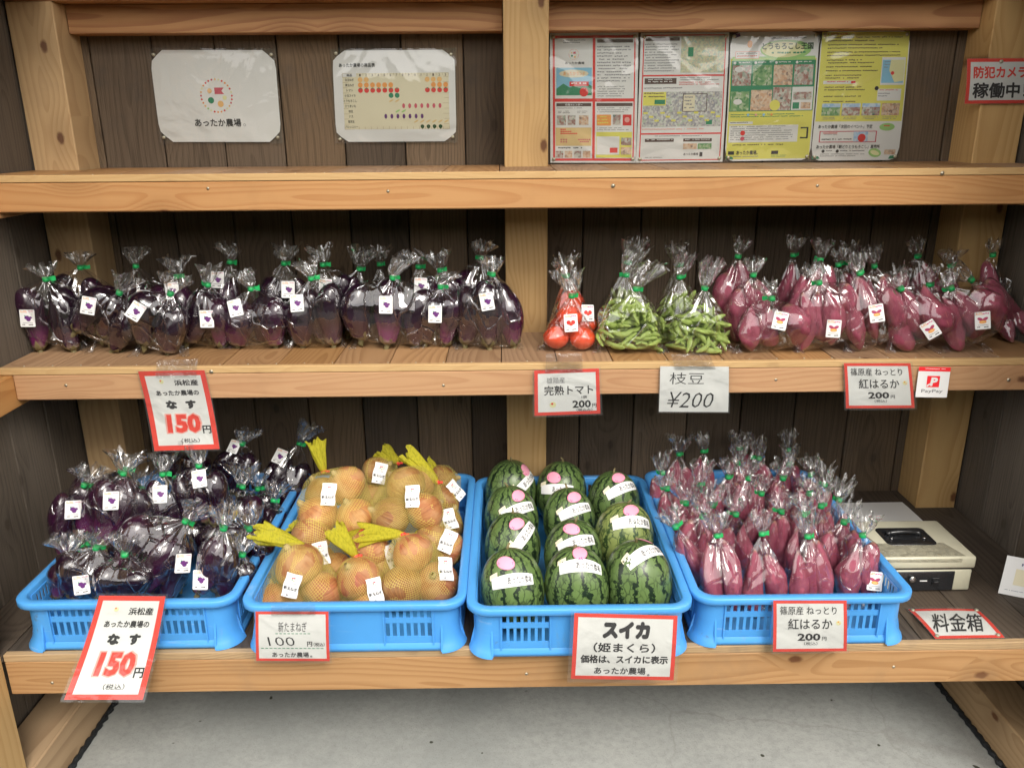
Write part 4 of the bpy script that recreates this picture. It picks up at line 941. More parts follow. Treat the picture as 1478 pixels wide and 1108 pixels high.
def sticker_meshes():
    out = {}
    for kind, c1 in (('eggplant', 'purple'), ('potato', 'potato'), ('tomato', 'red')):
        sh = Sheet([Vector((-.5, .65, 0)), Vector((.5, .65, 0)), Vector((.5, -.65, 0)), Vector((-.5, -.65, 0))]); sh.n = Vector((0, 0, 1)); sh.w = 1; sh.h = 1.3
        sh.p = lambda u, v, l=0: Vector((u-.5, .65-1.3*v, l*25+.04*math.sin(math.pi*u)))   # slightly bowed
        p = Print(sh); n = 10
        p.grid(.03, 0, .97, 1, M['card'], 0); p.grid(0, .03, .03, .97, M['card'], 0); p.grid(.97, .03, 1, .97, M['card'], 0)
        p.scribble(.08, .05, .46, .19, 2, M['orange'], 2, 3, fill=.95, ragged=.05)
        if kind == 'eggplant': p.scribble(.60, .07, .92, .15, 1, M['magenta'], 2, 4, ragged=.0)
        else: p.scribble(.50, .08, .94, .19, 1, M['magenta'], 2, 5, fill=.9, ragged=.0)
        if kind == 'eggplant':
            p.disc(.47, .45, .17, M['purple'], 2, 14, rv=.10, rot=-.5); p.disc(.58, .56, .15, M['purple'], 3, 14, rv=.115, rot=-.5); p.disc(.36, .36, .05, M['green'], 3, 8); p.disc(.72, .46, .10, M['purple'], 2, 12, rv=.065, rot=.5)
        elif kind == 'potato':
            p.disc(.34, .42, .20, M['potato'], 2, 14, rv=.085, rot=.5); p.disc(.66, .42, .20, M['potato'], 2, 14, rv=.085, rot=-.5); p.disc(.5, .58, .24, M['orange'], 3, 14, rv=.09); p.disc(.5, .575, .17, M['paleorange'], 4, 12, rv=.055)
        else:
            p.disc(.33, .47, .16, M['red'], 2); p.disc(.66, .47, .16, M['red'], 2); p.disc(.5, .55, .15, M['brightred'], 3); p.disc(.5, .47, .05, M['green'], 4, 6)
        p.scribble(.18, .74, .86, .82, 1, M['grey'], 2, 6, ragged=.05); p.scribble(.14, .84, .90, .95, 1, M['black'], 2, 7, fill=.8, ragged=.0)
        out[kind] = p.m.mesh('sticker')
    # onion tag
    sh = Sheet([Vector((-.5, .8, 0)), Vector((.5, .8, 0)), Vector((.5, -.8, 0)), Vector((-.5, -.8, 0))]); sh.w = 1; sh.h = 1.6
    sh.p = lambda u, v, l=0: Vector((u-.5+.03*math.sin(9*v), .8-1.6*v, l*20+.05*math.sin(math.pi*u)+.025*math.sin(7*v+3*u)))
    p = Print(sh); p.grid(0, 0, 1, 1, M['card'], 0, 10, 12)
    emblem(p, .5, .22, .22, 2); p.disc(.42, .19, .05, M['red'], 3, 8); p.text(FARM, .25, .385, .75, .43, M['grey'], bold=.01)
    p.text('新玉ねぎ', .06, .56, .94, .70, M['black'], bold=.03, shear=.1); p.grid(.28, .87, .42, .94, M['grey'], 2); p.scribble(.45, .88, .8, .93, 1, M['grey'], 2, 3)
    out['onion'] = p.m.mesh('sticker'); return out
ST = sticker_meshes()

def frame_on(n, roll=0.0, upv=Vector((0, 0, 1))):
    n = n.normalized(); u = (upv - n*upv.dot(n)).normalized(); r = u.cross(n)
    Mx = Matrix((r, u, n)).transposed().to_4x4()
    return Mx @ Matrix.Rotation(roll, 4, 'Z')

def film_mesh(root, P, C, neck, kind, rs, z0, ear=True, uvs=False, nr=.0055):
    N, D = hull_planes(np.vstack([P, np.array([list(neck)])])); root['_c'] = [float(x) for x in C]
    C = np.array(C); nk = np.array(neck)
    # keep the centre inside
    a = nk-C; H = np.linalg.norm(a); a = a/H
    e1 = np.cross(a, [0.3, 1, .1]); e1 /= np.linalg.norm(e1); e2 = np.cross(a, e1)
    nth = 60; ph0 = math.asin(min(.9, nr/H)); nph = 34
    phs = ph0+(math.pi-ph0)*np.linspace(0, 1, nph)**1.35
    th = np.linspace(0, 2*math.pi, nth, endpoint=False)
    d = (a[None, None]*np.cos(phs)[:, None, None] + (e1[None, None]*np.cos(th)[None, :, None]+e2[None, None]*np.sin(th)[None, :, None])*np.sin(phs)[:, None, None])
    dn = np.einsum('ijk,lk->ijl', d, N); den = D - N @ C
    with np.errstate(divide='ignore', invalid='ignore'):
        r = np.where(dn > 1e-6, den[None, None]/dn, 9e9)
    r = np.clip(r.min(-1), .003, .5)
    # pleats gathered at the neck
    ks = [rs.choice((7, 8, 9)), rs.choice((11, 12, 13)), rs.choice((17, 19, 22))]; ps = [rs.uniform(0, 6.28) for _ in ks]
    pl = sum(w*np.cos(k*th+p) for k, p, w in zip(ks, ps, (.5, .45, .35)))
    tt = (phs-ph0)/(math.pi-ph0)
    A = .26*np.exp(-tt/.11)+.022*np.exp(-tt/.5)+.006
    tw = 1+A[:, None]*np.cos(np.outer(tt*5, np.ones(nth))+th[None]*ks[0]+ps[0])*.5+A[:, None]*pl[None]
    r1 = r+.0018
    pos = C + a*(np.cos(phs)[:, None]*r1)[..., None] + (e1*np.cos(th)[None, :, None]+e2*np.sin(th)[None, :, None])*((np.sin(phs)[:, None]*r1*tw)[..., None])
    if kind != 'net': pos[..., 2] = np.maximum(pos[..., 2], z0+.0009)
    b = MB(); vs = pos.reshape(-1, 3)
    fs = [(i*nth+k, i*nth+(k+1)%nth, (i+1)*nth+(k+1)%nth, (i+1)*nth+k) for i in range(nph-1) for k in range(nth)]
    b.add(vs, fs, M['net' if kind == 'net' else 'film'], True)
    if kind != 'net' and ear:
        mn = pos[..., :2].reshape(-1, 2)[pos[..., 2].reshape(-1) < z0+.03]
        if len(mn) > 4:
            cx, cyy = mn.mean(0); ro = Vector(root.location)
            for s in (-1, 1):
                xe = (mn[:, 0].min() if s < 0 else mn[:, 0].max()); L = rs.uniform(.012, .030); hh = rs.uniform(.012, .03); n = 6
                vv = []; 
                for j in range(n+1):
                    for i in range(n+1):
                        x = i/n; y = j/n
                        vv.append((xe-s*.012+s*L*(x*(1-.4*y)+.3), cyy-.014+(y-.3)*.028+.004*math.sin(7*x+5*y+s), z0+.0012+hh*y*(1-.6*x)*(.75+.25*math.sin(6*x+ps[0]))+.0025*rs.random()))
                b.add(vv, [(j*(n+1)+i, j*(n+1)+i+1, (j+1)*(n+1)+i+1, (j+1)*(n+1)+i) for j in range(n) for i in range(n)], M['tuft'], True)
    o = b.build('net' if kind == 'net' else 'plastic_film', root, (0,0,0))
    if uvs:
        me = o.data; uvl = me.uv_layers.new(name='UVMap'); arc = np.concatenate([[0], np.cumsum(np.linalg.norm(np.diff(pos, axis=0), axis=-1).mean(1))])
        Rm = (np.sin(phs)[:, None]*r1).max(); cnt = max(20, round(2*math.pi*Rm*.9/.0072))
        co = np.zeros((len(me.loops), 2)); li = 0
        for p in me.polygons:
            q = [divmod(i, nth) for i in p.vertices]
            wrap = any(k == nth-1 for _, k in q)
            for (i, k) in q:
                kk = nth if (k == 0 and wrap) else k
                co[li] = (kk/nth*cnt, arc[min(i, nph-1)]/.0072); li += 1
        uvl.data.foreach_set('uv', co.ravel())
    return (N, D), a
def tuft_mesh(root, neck, axis, rs, L=.042, R=.019, flare=Vector((0, 0, 0)), kind='film', nr=.0055):
    a = Vector(axis).normalized(); e1 = a.orthogonal().normalized(); e2 = a.cross(e1)
    n = 44; m = 11; k1, k2, k3 = rs.choice((5, 6, 7)), rs.choice((9, 10, 11)), rs.choice((15, 17)); p = [rs.uniform(0, 6.28) for _ in range(4)]
    if kind == 'net': k1, k2, k3 = 3, 7, 12
    sq = rs.uniform(.45, .8) if kind != 'net' else .35; rot = rs.uniform(0, 3.14); vs = []
    for j in range(-1, m+1):
        s = max(0, j)/m
        for k in range(n):
            th = 2*math.pi*k/n
            w = 1+s*(.42*math.cos(k1*th+p[0]+2*s)+.34*math.cos(k2*th+p[1]-3*s)+.20*math.cos(k3*th+p[2]+4*s))
            r = nr+(s**.75)*R*max(.12, w)
            zz_ = (s*L if j >= 0 else -.004)*(1+s*(.16*math.cos(k1*th+p[3])+.10*math.cos(k2*th+p[0])+(.0 if kind == 'net' else .05*rs.random())))
            x, y = r*math.cos(th+rot), r*math.sin(th+rot)*(1-(1-sq)*s)
            q = Vector(neck)+a*zz_+e1*x+e2*y+Vector(flare)*(s*s)
            vs.append(q)
    fs = [(j*n+k, j*n+(k+1)%n, (j+1)*n+(k+1)%n, (j+1)*n+k) for j in range(m+1) for k in range(n)]
    b = MB(); b.add(vs, fs, M['nettail' if kind == 'net' else 'tuft'], True); b.build('net_tail' if kind == 'net' else 'gathered_top', root, (0,0,0))
def tie_mesh(root, neck, axis, rs, side=None, kind='tape'):
    a = Vector(axis).normalized(); c = Vector(neck); b = MB()
    if kind == 'tape':
        b.tube([c-a*.0048, c+a*.0048], .0074, M['greentape'], 12)
        r = RT.copy()*rs.choice((-1, 1, 1)) if side is None else RT*side
        r = (r-a*r.dot(a)).normalized(); f = r.cross(a)
        L = rs.uniform(.005, .014)
        vs = []
        for i in range(4):
            x = .005+L*i/3
            for (pz, pf) in ((-.0046, -.0065), (.0046, -.0065), (.0046, -.0052), (-.0046, -.0052)):
                vs.append(c+r*x+a*(pz+.001*i*rs.uniform(-1, 1))-(-f if f.y > 0 else f)*(-pf+.0006*i*i))
        fs = [(i*4+k, i*4+(k+1)%4, (i+1)*4+(k+1)%4, (i+1)*4+k) for i in range(3) for k in range(4)]+[(12, 13, 14, 15), (3, 2, 1, 0)]
        b.add(vs, fs, M['greentape'])
        b.build('green_tie', root, (0,0,0))
    else:
        b.tube([c-a*.003, c+a*.003], .0075, M['redclip'], 10); b.tube([c+RT*.004, c+RT*.014], .003, M['redclip'], 6); b.build('red_clip', root, (0,0,0))
def add_sticker(root, kind, planes, px, roll, w=.030, name='sticker', off=.0028, tilt=.55):
    N, D = planes; o = np.array(CAM-root.location); d = np.array(ray(*px)); d = d/np.linalg.norm(d)
    nd = N @ d; den = D - N @ o; t = den/nd
    ent = np.where(nd < -1e-6, t, -9e9); ext = np.where(nd > 1e-6, t, 9e9)
    i = int(ent.argmax()); te = ent[i]
    if te > ext.min():     # misses the hull: put it where the line passes nearest
        te = (te+ext.min())/2
        q_ = o+d*te; c_ = np.array(root['_c']); v_ = q_-c_; dn_ = N @ v_
        q_ = c_+v_*min(1.0, np.where(dn_ > 1e-9, (D-N @ c_)/np.where(dn_ > 1e-9, dn_, 1), 9e9).min()); i = int(np.argmax(N @ q_-D)); p = Vector(q_)
    else: p = Vector(o+d*te)
    n = Vector(N[i]); tc_ = -Vector(d)
    n = (n*(1-tilt)+tc_*tilt).normalized()
    Mx = Matrix.Translation(p+n*off+tc_*.002) @ frame_on(n, math.radians(roll)) @ Matrix.Diagonal((w, w, w, 1))
    del root['_c']
    return link(name, ST[kind], root, Mx)

def arrange(kind, rs, H, W, Dp, n):
    """matrices of the contents in the bag's own frame (z = up the bag)"""
    out = []
    if kind == 'eggplant':
        d = min(.068, max(.048, W*(.50 if n > 2 else .56)))
        L = min(.165, max(.09, H-.012))
        spots = {2: [(-.5, 0), (.5, 0)], 3: [(-.55, -.25), (.5, -.35), (.05, .6)], 4: [(-.7, 0), (0, -.5), (.7, -.05), (.05, .55)], 1: [(0, 0)]}[n]
        for i, (a, b_) in enumerate(spots):
            x, y = a*(W-d)*1.05, b_*(Dp-d)*.85
            l = L*rs.uniform(.84, 1.0); me = EGG[rs.randrange(len(EGG))]
            m = Matrix.Translation((x*.9, y, .006)) @ Matrix.Rotation(math.radians(rs.uniform(-15, 15)+a*-3), 4, 'Y') @ Matrix.Rotation(math.radians(b_*7+rs.uniform(-4, 4)), 4, 'X') @ Matrix.Rotation(rs.uniform(0, 6.28), 4, 'Z')
            dd = d*rs.uniform(.92, 1.08); out.append((me, m @ Matrix.Diagonal((dd, dd, l, 1))))
    elif kind == 'potato':
        d = min(.056, max(.044, W*.50)); L = min(.19, max(.08, H-.010))
        spots = {1: [(0, 0)], 2: [(-.5, -.1), (.5, .1)], 3: [(-.6, -.2), (.55, -.3), (.0, .6)], 4: [(-.75, 0), (0, -.5), (.75, 0), (0, .6)]}[n]
        for i, (a, b_) in enumerate(spots):
            x, y = a*(W-d)*.95, b_*(Dp-d)*.85; l = L*rs.uniform(.78, 1.0); me = POT[rs.randrange(len(POT))]
            m = Matrix.Translation((x, y, .003)) @ Matrix.Rotation(math.radians(-a*8+rs.uniform(-5, 5)), 4, 'Y') @ Matrix.Rotation(math.radians(b_*8), 4, 'X') @ Matrix.Rotation(rs.uniform(0, 6.28), 4, 'Z')
            if rs.random() < .4: m = m @ Matrix.Translation((0, 0, l)) @ Matrix.Rotation(math.pi, 4, 'X')
            dd = d*rs.uniform(.85, 1.12); out.append((me, m @ Matrix.Diagonal((dd, dd*rs.uniform(.85, 1), l, 1))))
    elif kind == 'tomato':
        d = .060
        for (x, y, z) in ((-.031, -.012, 0), (.030, -.012, 0), (.0, .040, 0), (-.002, -.002, .047), (.004, .036, .050))[:n]:
            out.append((TOM[0], Matrix.Translation((x, y, z)) @ Matrix.Diagonal((d, d, d*.88, 1))))
    elif kind == 'pods':
        hp = min(.095, H*.62); k = 0
        while len(out) < n and k < 3000:
            k += 1
            z = rs.random()**1.6*hp; sc_ = math.sqrt(max(.05, 1-(z/hp)**2*.85)); a = rs.uniform(0, 6.28); q = rs.random()**.4
            x, y = math.cos(a)*q*(W/2-.012)*sc_, math.sin(a)*q*(Dp/2-.010)*sc_
            l = rs.uniform(.046, .062); el = rs.gauss(0, .55)
            az = rs.uniform(0, 6.28)
            m = Matrix.Translation((x, y, z+.007)) @ Matrix.Rotation(az, 4, 'Z') @ Matrix.Rotation(math.pi/2+el, 4, 'Y') @ Matrix.Rotation(rs.uniform(0, 6.28), 4, 'Z') @ Matrix.Translation((0, 0, -l/2)) @ Matrix.Diagonal((.0150, .0150, l, 1))
            c = m @ Vector((0, 0, 0)); c2 = m @ Vector((0, 0, 1))
            if max(abs(c.x), abs(c2.x)) > W/2 or max(abs(c.y), abs(c2.y)) > Dp/2 or min(c.z, c2.z) < .004: continue
            out.append((PODS[rs.randrange(4)], m))
    return out
PART = {'eggplant': 'eggplant', 'potato': 'sweet_potato', 'tomato': 'tomato', 'pods': 'soybean_pod'}
BAGN = {'eggplant': 'eggplant_bag', 'potato': 'sweet_potato_bag', 'tomato': 'tomato_bag', 'pods': 'soybean_bag'}
def bag(kind, label, group, seed, base, neck, W, Dp, n, stick=None, flare=(0, 0, 0), L=.037, R=.022, z0=None, settle=True, side=None, ear=True):
    rs = random.Random(seed*13+5); base = Vector(base); neck = Vector(neck); ax = neck-base; H = ax.length; ax.normalize()
    if z0 is None: z0 = base.z
    root = empty(BAGN[kind], base, label, 'bag', group)
    q = Vector((0, 0, 1)).rotation_difference(ax).to_matrix().to_4x4()
    items = [(me, q @ m) for me, m in arrange(kind, rs, H, W, Dp, n)]
    P = []
    for me, m in items:
        p = mpts(me, 7 if kind != 'pods' else 23); mm = np.array(m); P.append(p @ mm[:3, :3].T+mm[:3, 3])
    P = np.vstack(P); lo = P[:, 2].min()+base.z
    dz = 0.0
    if settle or lo < z0+.002: dz = z0+.002-lo
    P[:, 2] += dz; sh = Matrix.Translation((0, 0, dz))
    nk = neck-root.location
    up = (P @ np.array(ax)).max()
    if nk.dot(ax) < up+.006: nk = nk+ax*(up+.006-nk.dot(ax))
    C = P.mean(0)
    planes, a = film_mesh(root, P, C, nk, 'film', rs, z0-base.z, ear)
    for me, m in items:
        o = link(PART[kind], me, root, sh @ m)
        if kind == 'eggplant':
            c = link('calyx', CAL[rs.randrange(3)], o)
    tuft_mesh(root, nk, (Vector(a)*.5+ax*.5+Vector(flare)*3).normalized(), rs, L*rs.uniform(.85, 1.15), R*rs.uniform(.85, 1.2), Vector(flare))
    tie_mesh(root, nk, ax, rs, side)
    if stick: add_sticker(root, 'potato' if kind == 'potato' else kind, planes, stick[:2], stick[2], .0305 if len(stick) < 4 else stick[3])
    return root

# --- eggplants on the middle shelf: (base px or depth, neck px, width px, n, sticker, flare, label)
GE = 'bags of eggplants on the middle shelf'
S2 = Z2+.0003
EF = [ # front row, left to right
 ((72,513),(66,403),80,3,(40,459,-4),(-.002,0,.0),'bag of eggplants at the left end of the middle shelf, white tuft above green tie'),
 ((128,514),(172,424),88,3,(128,441,-14),(.01,0,.005),'second front bag of eggplants from the left end of the middle shelf, leaning right'),
 ((214,519),(246,424),70,2,(196,449,-38),(.006,0,.01),'third front bag of eggplants on the middle shelf with a steeply tilted sticker'),
 ((288,508),(300,411),80,3,(259,454,-2),(.008,0,.01),'fourth front bag of eggplants on the middle shelf, purple sheen on its right side'),
 ((366,507),(362,417),86,3,(340,445,12),(-.014,0,.008),'front bag of eggplants just right of the drooping price sign on the middle shelf'),
 ((456,507),(449,402),76,3,(429,438,4),(-.008,0,.0),'sixth front bag of eggplants from the left, with a straight upright tuft'),
 ((556,508),(567,401),88,4,(557,440,-2),(.022,0,.0),'widest front bag of eggplants on the middle shelf, tuft bent to the right'),
 ((626,506),(636,414),58,2,(628,453,-3),(.02,0,-.005),'narrow front bag of eggplants, second from the centre post'),
 ((706,509),(711,396),84,4,(703,435,10),(-.003,0,.004),'tall front bag of eggplants nearest the centre post with an upright tuft')]
for i, (b_, nk, wpx, n, st, fl_, lab) in enumerate(EF):
    p = at(*b_, Z=S2); W = wpx*depth(p)/FPX*1.16; Dp = min(.11, W*.8); p.y += Dp*.42; p.z = S2
    bag('eggplant', lab, GE, 10+i, p, at(*nk, Y=p.y-.006), W, Dp, n, st, fl_)
EB = [ # back row: centre px at depth Y
 (118,-.165,(116,386),72,3,None,(.0,0,0),'back row bag of eggplants behind the leftmost bag, grey tuft before the left post'),
 (200,-.165,(196,384),74,3,(207,431,-4),(.006,0,0),'back row bag of eggplants with a small folded tuft, second from the left'),
 (262,-.17,(255,399),60,2,(249,420,6),(.002,0,0),'back row bag of eggplants with a wide green tie, third from the left'),
 (312,-.16,(332,378),66,3,(314,404,-4),(-.012,0,.0),'tall back row bag of eggplants whose sticker shows above the front bags'),
 (404,-.165,(410,380),56,2,(416,418,-4),(.008,0,.002),'back row bag of eggplants with green tie at its very top, left of the middle'),
 (470,-.17,(466,382),46,2,(470,415,-3),(-.006,0,.0),'slim back row bag of eggplants between two taller front tufts'),
 (512,-.155,(519,388),52,2,(494,427,-20),(.004,0,.006),'very dark back row bag of eggplants leaning right with tilted sticker'),
 (552,-.11,(548,381),40,1,None,(.0,0,0),'single black eggplant bag at the back, peeking over the wide front bag'),
 (600,-.15,(604,385),60,2,(607,413,-5),(-.02,0,.004),'back row bag of eggplants with its tuft bent to the left'),
 (645,-.165,(635,390),58,2,None,(-.004,0,.004),'back row bag of eggplants with a tall straight tuft near the centre post'),
 (690,-.13,(694,372),52,2,None,(.004,0,.0),'back row bag of eggplants closest to the centre post, mostly hidden')]
for i, (u, Y, nk, wpx, n, st, fl_, lab) in enumerate(EB):
    k = at(*nk, Y=Y); p = at(u, 450, Y=Y); p.z = S2; W = wpx*depth(p)/FPX*1.2
    bag('eggplant', lab, GE, 40+i, p, k, W, min(.09, W*.85), n, st, fl_, ear=False)
# --- tomatoes
p = at(822,509,Z=S2); p.y += .035; p.z = S2
bag('tomato', 'bag of red tomatoes with a sticker, in front by the centre post', 'bags of tomatoes', 71, p, at(825,427,Y=p.y-.004), .10, .09, 4, (824,466,4), (-.012, 0, .006), L=.05, R=.026, side=1)
p = Vector((at(828,450,Y=-.185).x, -.175, S2))
bag('tomato', 'bag of red tomatoes behind the front tomato bag', 'bags of tomatoes', 72, p, at(818,398,Y=-.185), .10, .09, 5, (848,452,-4), (.0, 0, .0), L=.045, ear=False)
# --- green soybeans
GP = 'bags of green soybeans'
for i, (u, Y, nk, W, n, fl_, lab) in enumerate([
 (908,-.30,(918,417),.155,85,(.03,0,.006),'front bag of green soybeans in the left stack, tuft bent right'),
 (903,-.215,(904,397),.15,44,(.022,0,.006),'middle bag of green soybeans in the left stack'),
 (896,-.135,(908,379),.12,26,(.012,0,.004),'rearmost bag of green soybeans in the left stack, highest green tie'),
 (1010,-.305,(1017,416),.155,85,(.012,0,.018),'front bag of green soybeans in the right stack, beside the sweet potatoes'),
 (985,-.215,(981,400),.15,44,(.020,0,.014),'middle bag of green soybeans in the right stack'),
 (968,-.135,(978,382),.11,26,(-.008,0,.006),'rearmost bag of green soybeans in the right stack, small tuft')]):
    p = at(u, 450, Y=Y); p.z = S2
    bag('pods', lab, GP, 80+i, p, at(*nk, Y=Y), W, .085, n, None, fl_, L=.045, R=.026, side=-1 if i in (1, 2) else 1, ear=(Y < -.28))
# --- sweet potatoes on the middle shelf
GS = 'bags of sweet potatoes on the middle shelf'
SF = [
 ((1124,514),(1114,433),88,3,(1126,463,-8),(-.016,0,.0),'front bag of sweet potatoes nearest the soybeans, three tips pointing down'),
 ((1205,513),(1182,408),86,4,(1203,474,0),(-.012,0,.002),'front bag with a round sweet potato on top of two stout ones'),
 ((1280,512),(1243,402),84,3,(1265,452,12),(.002,0,.0),'front bag of sweet potatoes fanning down to the right in the middle of the row'),
 ((1350,513),(1302,421),80,3,(1343,475,38),(.002,0,.006),'front bag of sweet potatoes with a steeply tilted sticker'),
 ((1425,513),(1376,424),84,3,(1418,462,10),(.010,0,.004),'front bag of sweet potatoes at the right end of the front row'),
]
for i, (b_, nk, wpx, n, st, fl_, lab) in enumerate(SF):
    p = at(*b_, Z=S2); W = wpx*depth(p)/FPX*1.08; Dp = min(.09, W*.8); p.y += Dp*.42; p.z = S2
    bag('potato', lab, GS, 110+i, p, at(*nk, Y=p.y+.0), W, Dp, n, st, fl_)
SB = [
 (1043,-.16,(1065,370),62,3,None,(.004,0,0),'back bag of sweet potatoes at the far left of the pile, standing tall'),
 (1085,-.235,(1087,397),66,3,None,(-.002,0,0),'second row bag of slim sweet potatoes behind the soybeans'),
 (1135,-.13,(1145,368),56,2,None,(.004,0,0),'back bag of sweet potatoes with a small green tie, second from the left'),
 (1158,-.20,(1184,375),70,3,None,(-.004,0,.003),'second row bag of sweet potatoes topped by the tallest tuft'),
 (1212,-.17,(1210,382),60,2,None,(.004,0,.0),'back bag of sweet potatoes left of the middle with wide tie'),
 (1236,-.10,(1224,379),60,2,None,(.008,0,.004),'rear bag of sweet potatoes right behind the middle tuft'),
 (1278,-.16,(1262,384),58,2,None,(-.002,0,.006),'second row bag with one upright bright sweet potato, centre right'),
 (1335,-.215,(1341,411),70,2,(1348,437,24),(.006,0,.0),'second row bag of sweet potatoes with a leaning tuft, before the right post'),
 (1330,-.13,(1324,370),70,3,None,(-.004,0,.0),'rear bag of sweet potatoes before the right post, green tie half hidden'),
 (1378,-.15,(1372,384),54,2,None,(.003,0,.0),'rear bag of sweet potatoes directly at the right post'),
 (1432,-.17,(1433,368),52,2,None,(.003,0,.0),'rear bag of sweet potatoes with a thin tall tuft against the right wall'),
]
for i, (u, Y, nk, wpx, n, st, fl_, lab) in enumerate(SB):
    p = at(u, 450, Y=Y); p.z = S2; W = wpx*depth(p)/FPX
    bag('potato', lab, GS, 130+i, p, at(*nk, Y=Y), W, min(.08, W*.85), n, st, fl_, ear=False)
# the stout bag lying on its side at the far right
p = at(1468,478,Y=-.235); p.z = S2+.045
bag('potato', 'bag with one fat sweet potato lying sideways above another at the right end', GS, 150, p, at(1402,404,Y=-.24), .085, .08, 2, (1443,452,8), (-.02,0,.004), settle=False, z0=S2, ear=False)
p = at(1474,500,Y=-.27); p.z = S2
bag('potato', 'short bag of sweet potatoes lying at the right edge of the middle shelf', GS, 151, p, at(1452,430,Y=-.19), .09, .07, 2, None, (0,0,.0), ear=False)

# --- eggplants in the left crate
GEC = 'bags of eggplants in the blue crate'
F3 = Z3+.0075
EC = [ # base px, Y, neck px, Yneck, W m, n, sticker, flare, label
 ((128,862),-.610,(139,790),-.60,0.139,3,(118,843,0),(.012,0,.004),'bag of eggplants in the front left corner of the eggplant crate'),
 ((205,858),-.600,(268,752),-.56,0.145,4,(264,812,-14),(.012,0,.0),'wide bag of eggplants front centre in the crate with big white creases'),
 ((308,862),-.610,(323,762),-.60,0.116,3,(290,836,-2),(-.004,0,.006),'bag of eggplants front right in the crate with a raised tuft'),
 ((362,820),-.500,(360,763),-.50,0.099,3,(355,748,20,.02),(-.006,0,.01),'dark bag of eggplants against the right side of the crate'),
 ((157,792),-.490,(178,683),-.45,0.151,4,(160,722,-10),(.0,0,.004),'large bag of eggplants lying on top at the left of the crate'),
 ((92,812),-.500,(122,700),-.48,0.084,1,(105,735,-12),(.004,0,.0),'bag with one slim purple eggplant leaning at the left crate rim'),
 ((232,775),-.430,(235,684),-.40,0.099,3,(231,713,-5),(.004,0,.004),'bag of eggplants standing at the centre top of the crate'),
 ((296,762),-.430,(287,672),-.40,0.104,3,(288,691,6),(-.002,0,.012),'bag of eggplants under the hanging price sign with a bright tuft'),
 ((345,768),-.380,(350,702),-.36,0.110,3,None,(.0,0,.012),'bag with a rounded bright purple eggplant right of centre in the crate'),
 ((330,715),-.230,(350,640),-.22,0.104,3,(338,645,-18,.027),(.006,0,.0),'bag of eggplants at the back of the crate, sticker facing up'),
 ((392,742),-.200,(432,640),-.13,0.133,3,(404,659,-24),(.02,0,.012),'shiny black bag of eggplants in the back right corner of the crate'),
 ((160,740),-.300,(182,676),-.26,0.128,3,(141,685,-16,.027),(.0,0,.0),'bag of eggplants at the back left of the crate, half hidden'),
 ((262,700),-.230,(268,655),-.20,0.128,3,None,(.0,0,.0),'dark bag of eggplants at the back centre of the crate'),
 ((382,790),-.350,(395,722),-.30,0.093,3,None,(.0,0,.0),'dark bag of eggplants along the right rim toward the back of the crate'),
 ((200,830),-.520,(215,775),-.50,0.139,3,None,(.0,0,.0),'lower bag of eggplants wedged between the front bags in the crate'),
 ((245,860),-.560,(225,800),-.52,.13,3,None,(.0,0,.0),'low bag of eggplants under the wide front centre bag'),
 ((330,810),-.430,(318,745),-.42,.13,3,None,(.0,0,.0),'low bag of eggplants in the right middle of the crate'),
 ((130,850),-.530,(118,790),-.50,.12,3,None,(.0,0,.0),'low bag of eggplants at the left side of the crate, mostly hidden'),
 ((250,800),-.420,(256,745),-.40,.14,3,None,(.0,0,.0),'low bag of eggplants in the middle of the crate, mostly hidden'),
 ((370,760),-.280,(372,705),-.27,.11,3,None,(.0,0,.0),'low bag of eggplants by the right rim of the crate, beside the onions'),
 ((172,868),-.640,(180,800),-.62,.12,3,None,(.0,0,.0),'low bag of eggplants at the front rim between two labelled bags'),
 ((345,870),-.600,(350,800),-.58,.10,2,None,(.0,0,.0),'low bag of eggplants in the front right corner of the crate'),
 ((95,868),-.620,(98,800),-.60,.09,2,None,(.0,0,.0),'low bag of eggplants in the extreme front left corner of the crate'),
 ((200,760),-.350,(205,705),-.33,.14,3,None,(.0,0,.0),'low bag of eggplants behind the large top bag'),
]
for i, (b_, Y, nk, Yn, W, n, st, fl_, lab) in enumerate(EC):
    p = at(*b_, Y=Y); p.z = max(p.z, F3+.002)
    bag('eggplant', lab, GEC, 170+i, p, at(*nk, Y=Yn), W, W*.75, n, st, fl_, settle=False, z0=F3, ear=False, L=.038, R=.024)

# --- sweet potatoes in the right crate: neck px (from the photograph), neck height about the same for all
GSC = 'bags of sweet potatoes in the blue crate'
PC = [(980,655,'back left corner'),(1015,651,'back row, second from the left'),(1067,647,'back row, third from the left'),(1096,661,'back row, fourth from the left'),(1138,649,'back right corner, tallest tuft'),(1139,670,'just in front of the back right corner'),
 (1190,699,'at the right rim, upper middle'),(1211,721,'at the right rim beside the cash box'),(1245,759,'front right corner, green tie flagged right'),(1168,712,'right of centre, middle row'),(1128,738,'centre, second row from the front'),(1099,712,'centre, middle row'),
 (1080,690,'centre, second row from the back'),(1051,688,'left of centre, second row from the back'),(956,682,'at the left rim near the back'),(963,705,'at the left rim, upper middle'),(990,726,'left side, middle row'),(1029,729,'left of centre, middle row'),
 (1014,745,'left side, second row from the front'),(1035,773,'front row, leftmost'),(1100,770,'front row, second from the left'),(1166,774,'front row, third from the left'),(1218,753,'right side, second row from the front'),(975,760,'at the left rim in front'),(1062,742,'left of centre, third row from the front'),(1160,742,'right of centre, second row from the front'),(1185,730,'right side, third row from the front'),(1130,690,'centre right, fourth row from the front'),(1170,685,'right side, second row from the back'),(1065,668,'behind the centre, near the back row'),(1010,700,'left of centre, third row from the back')]
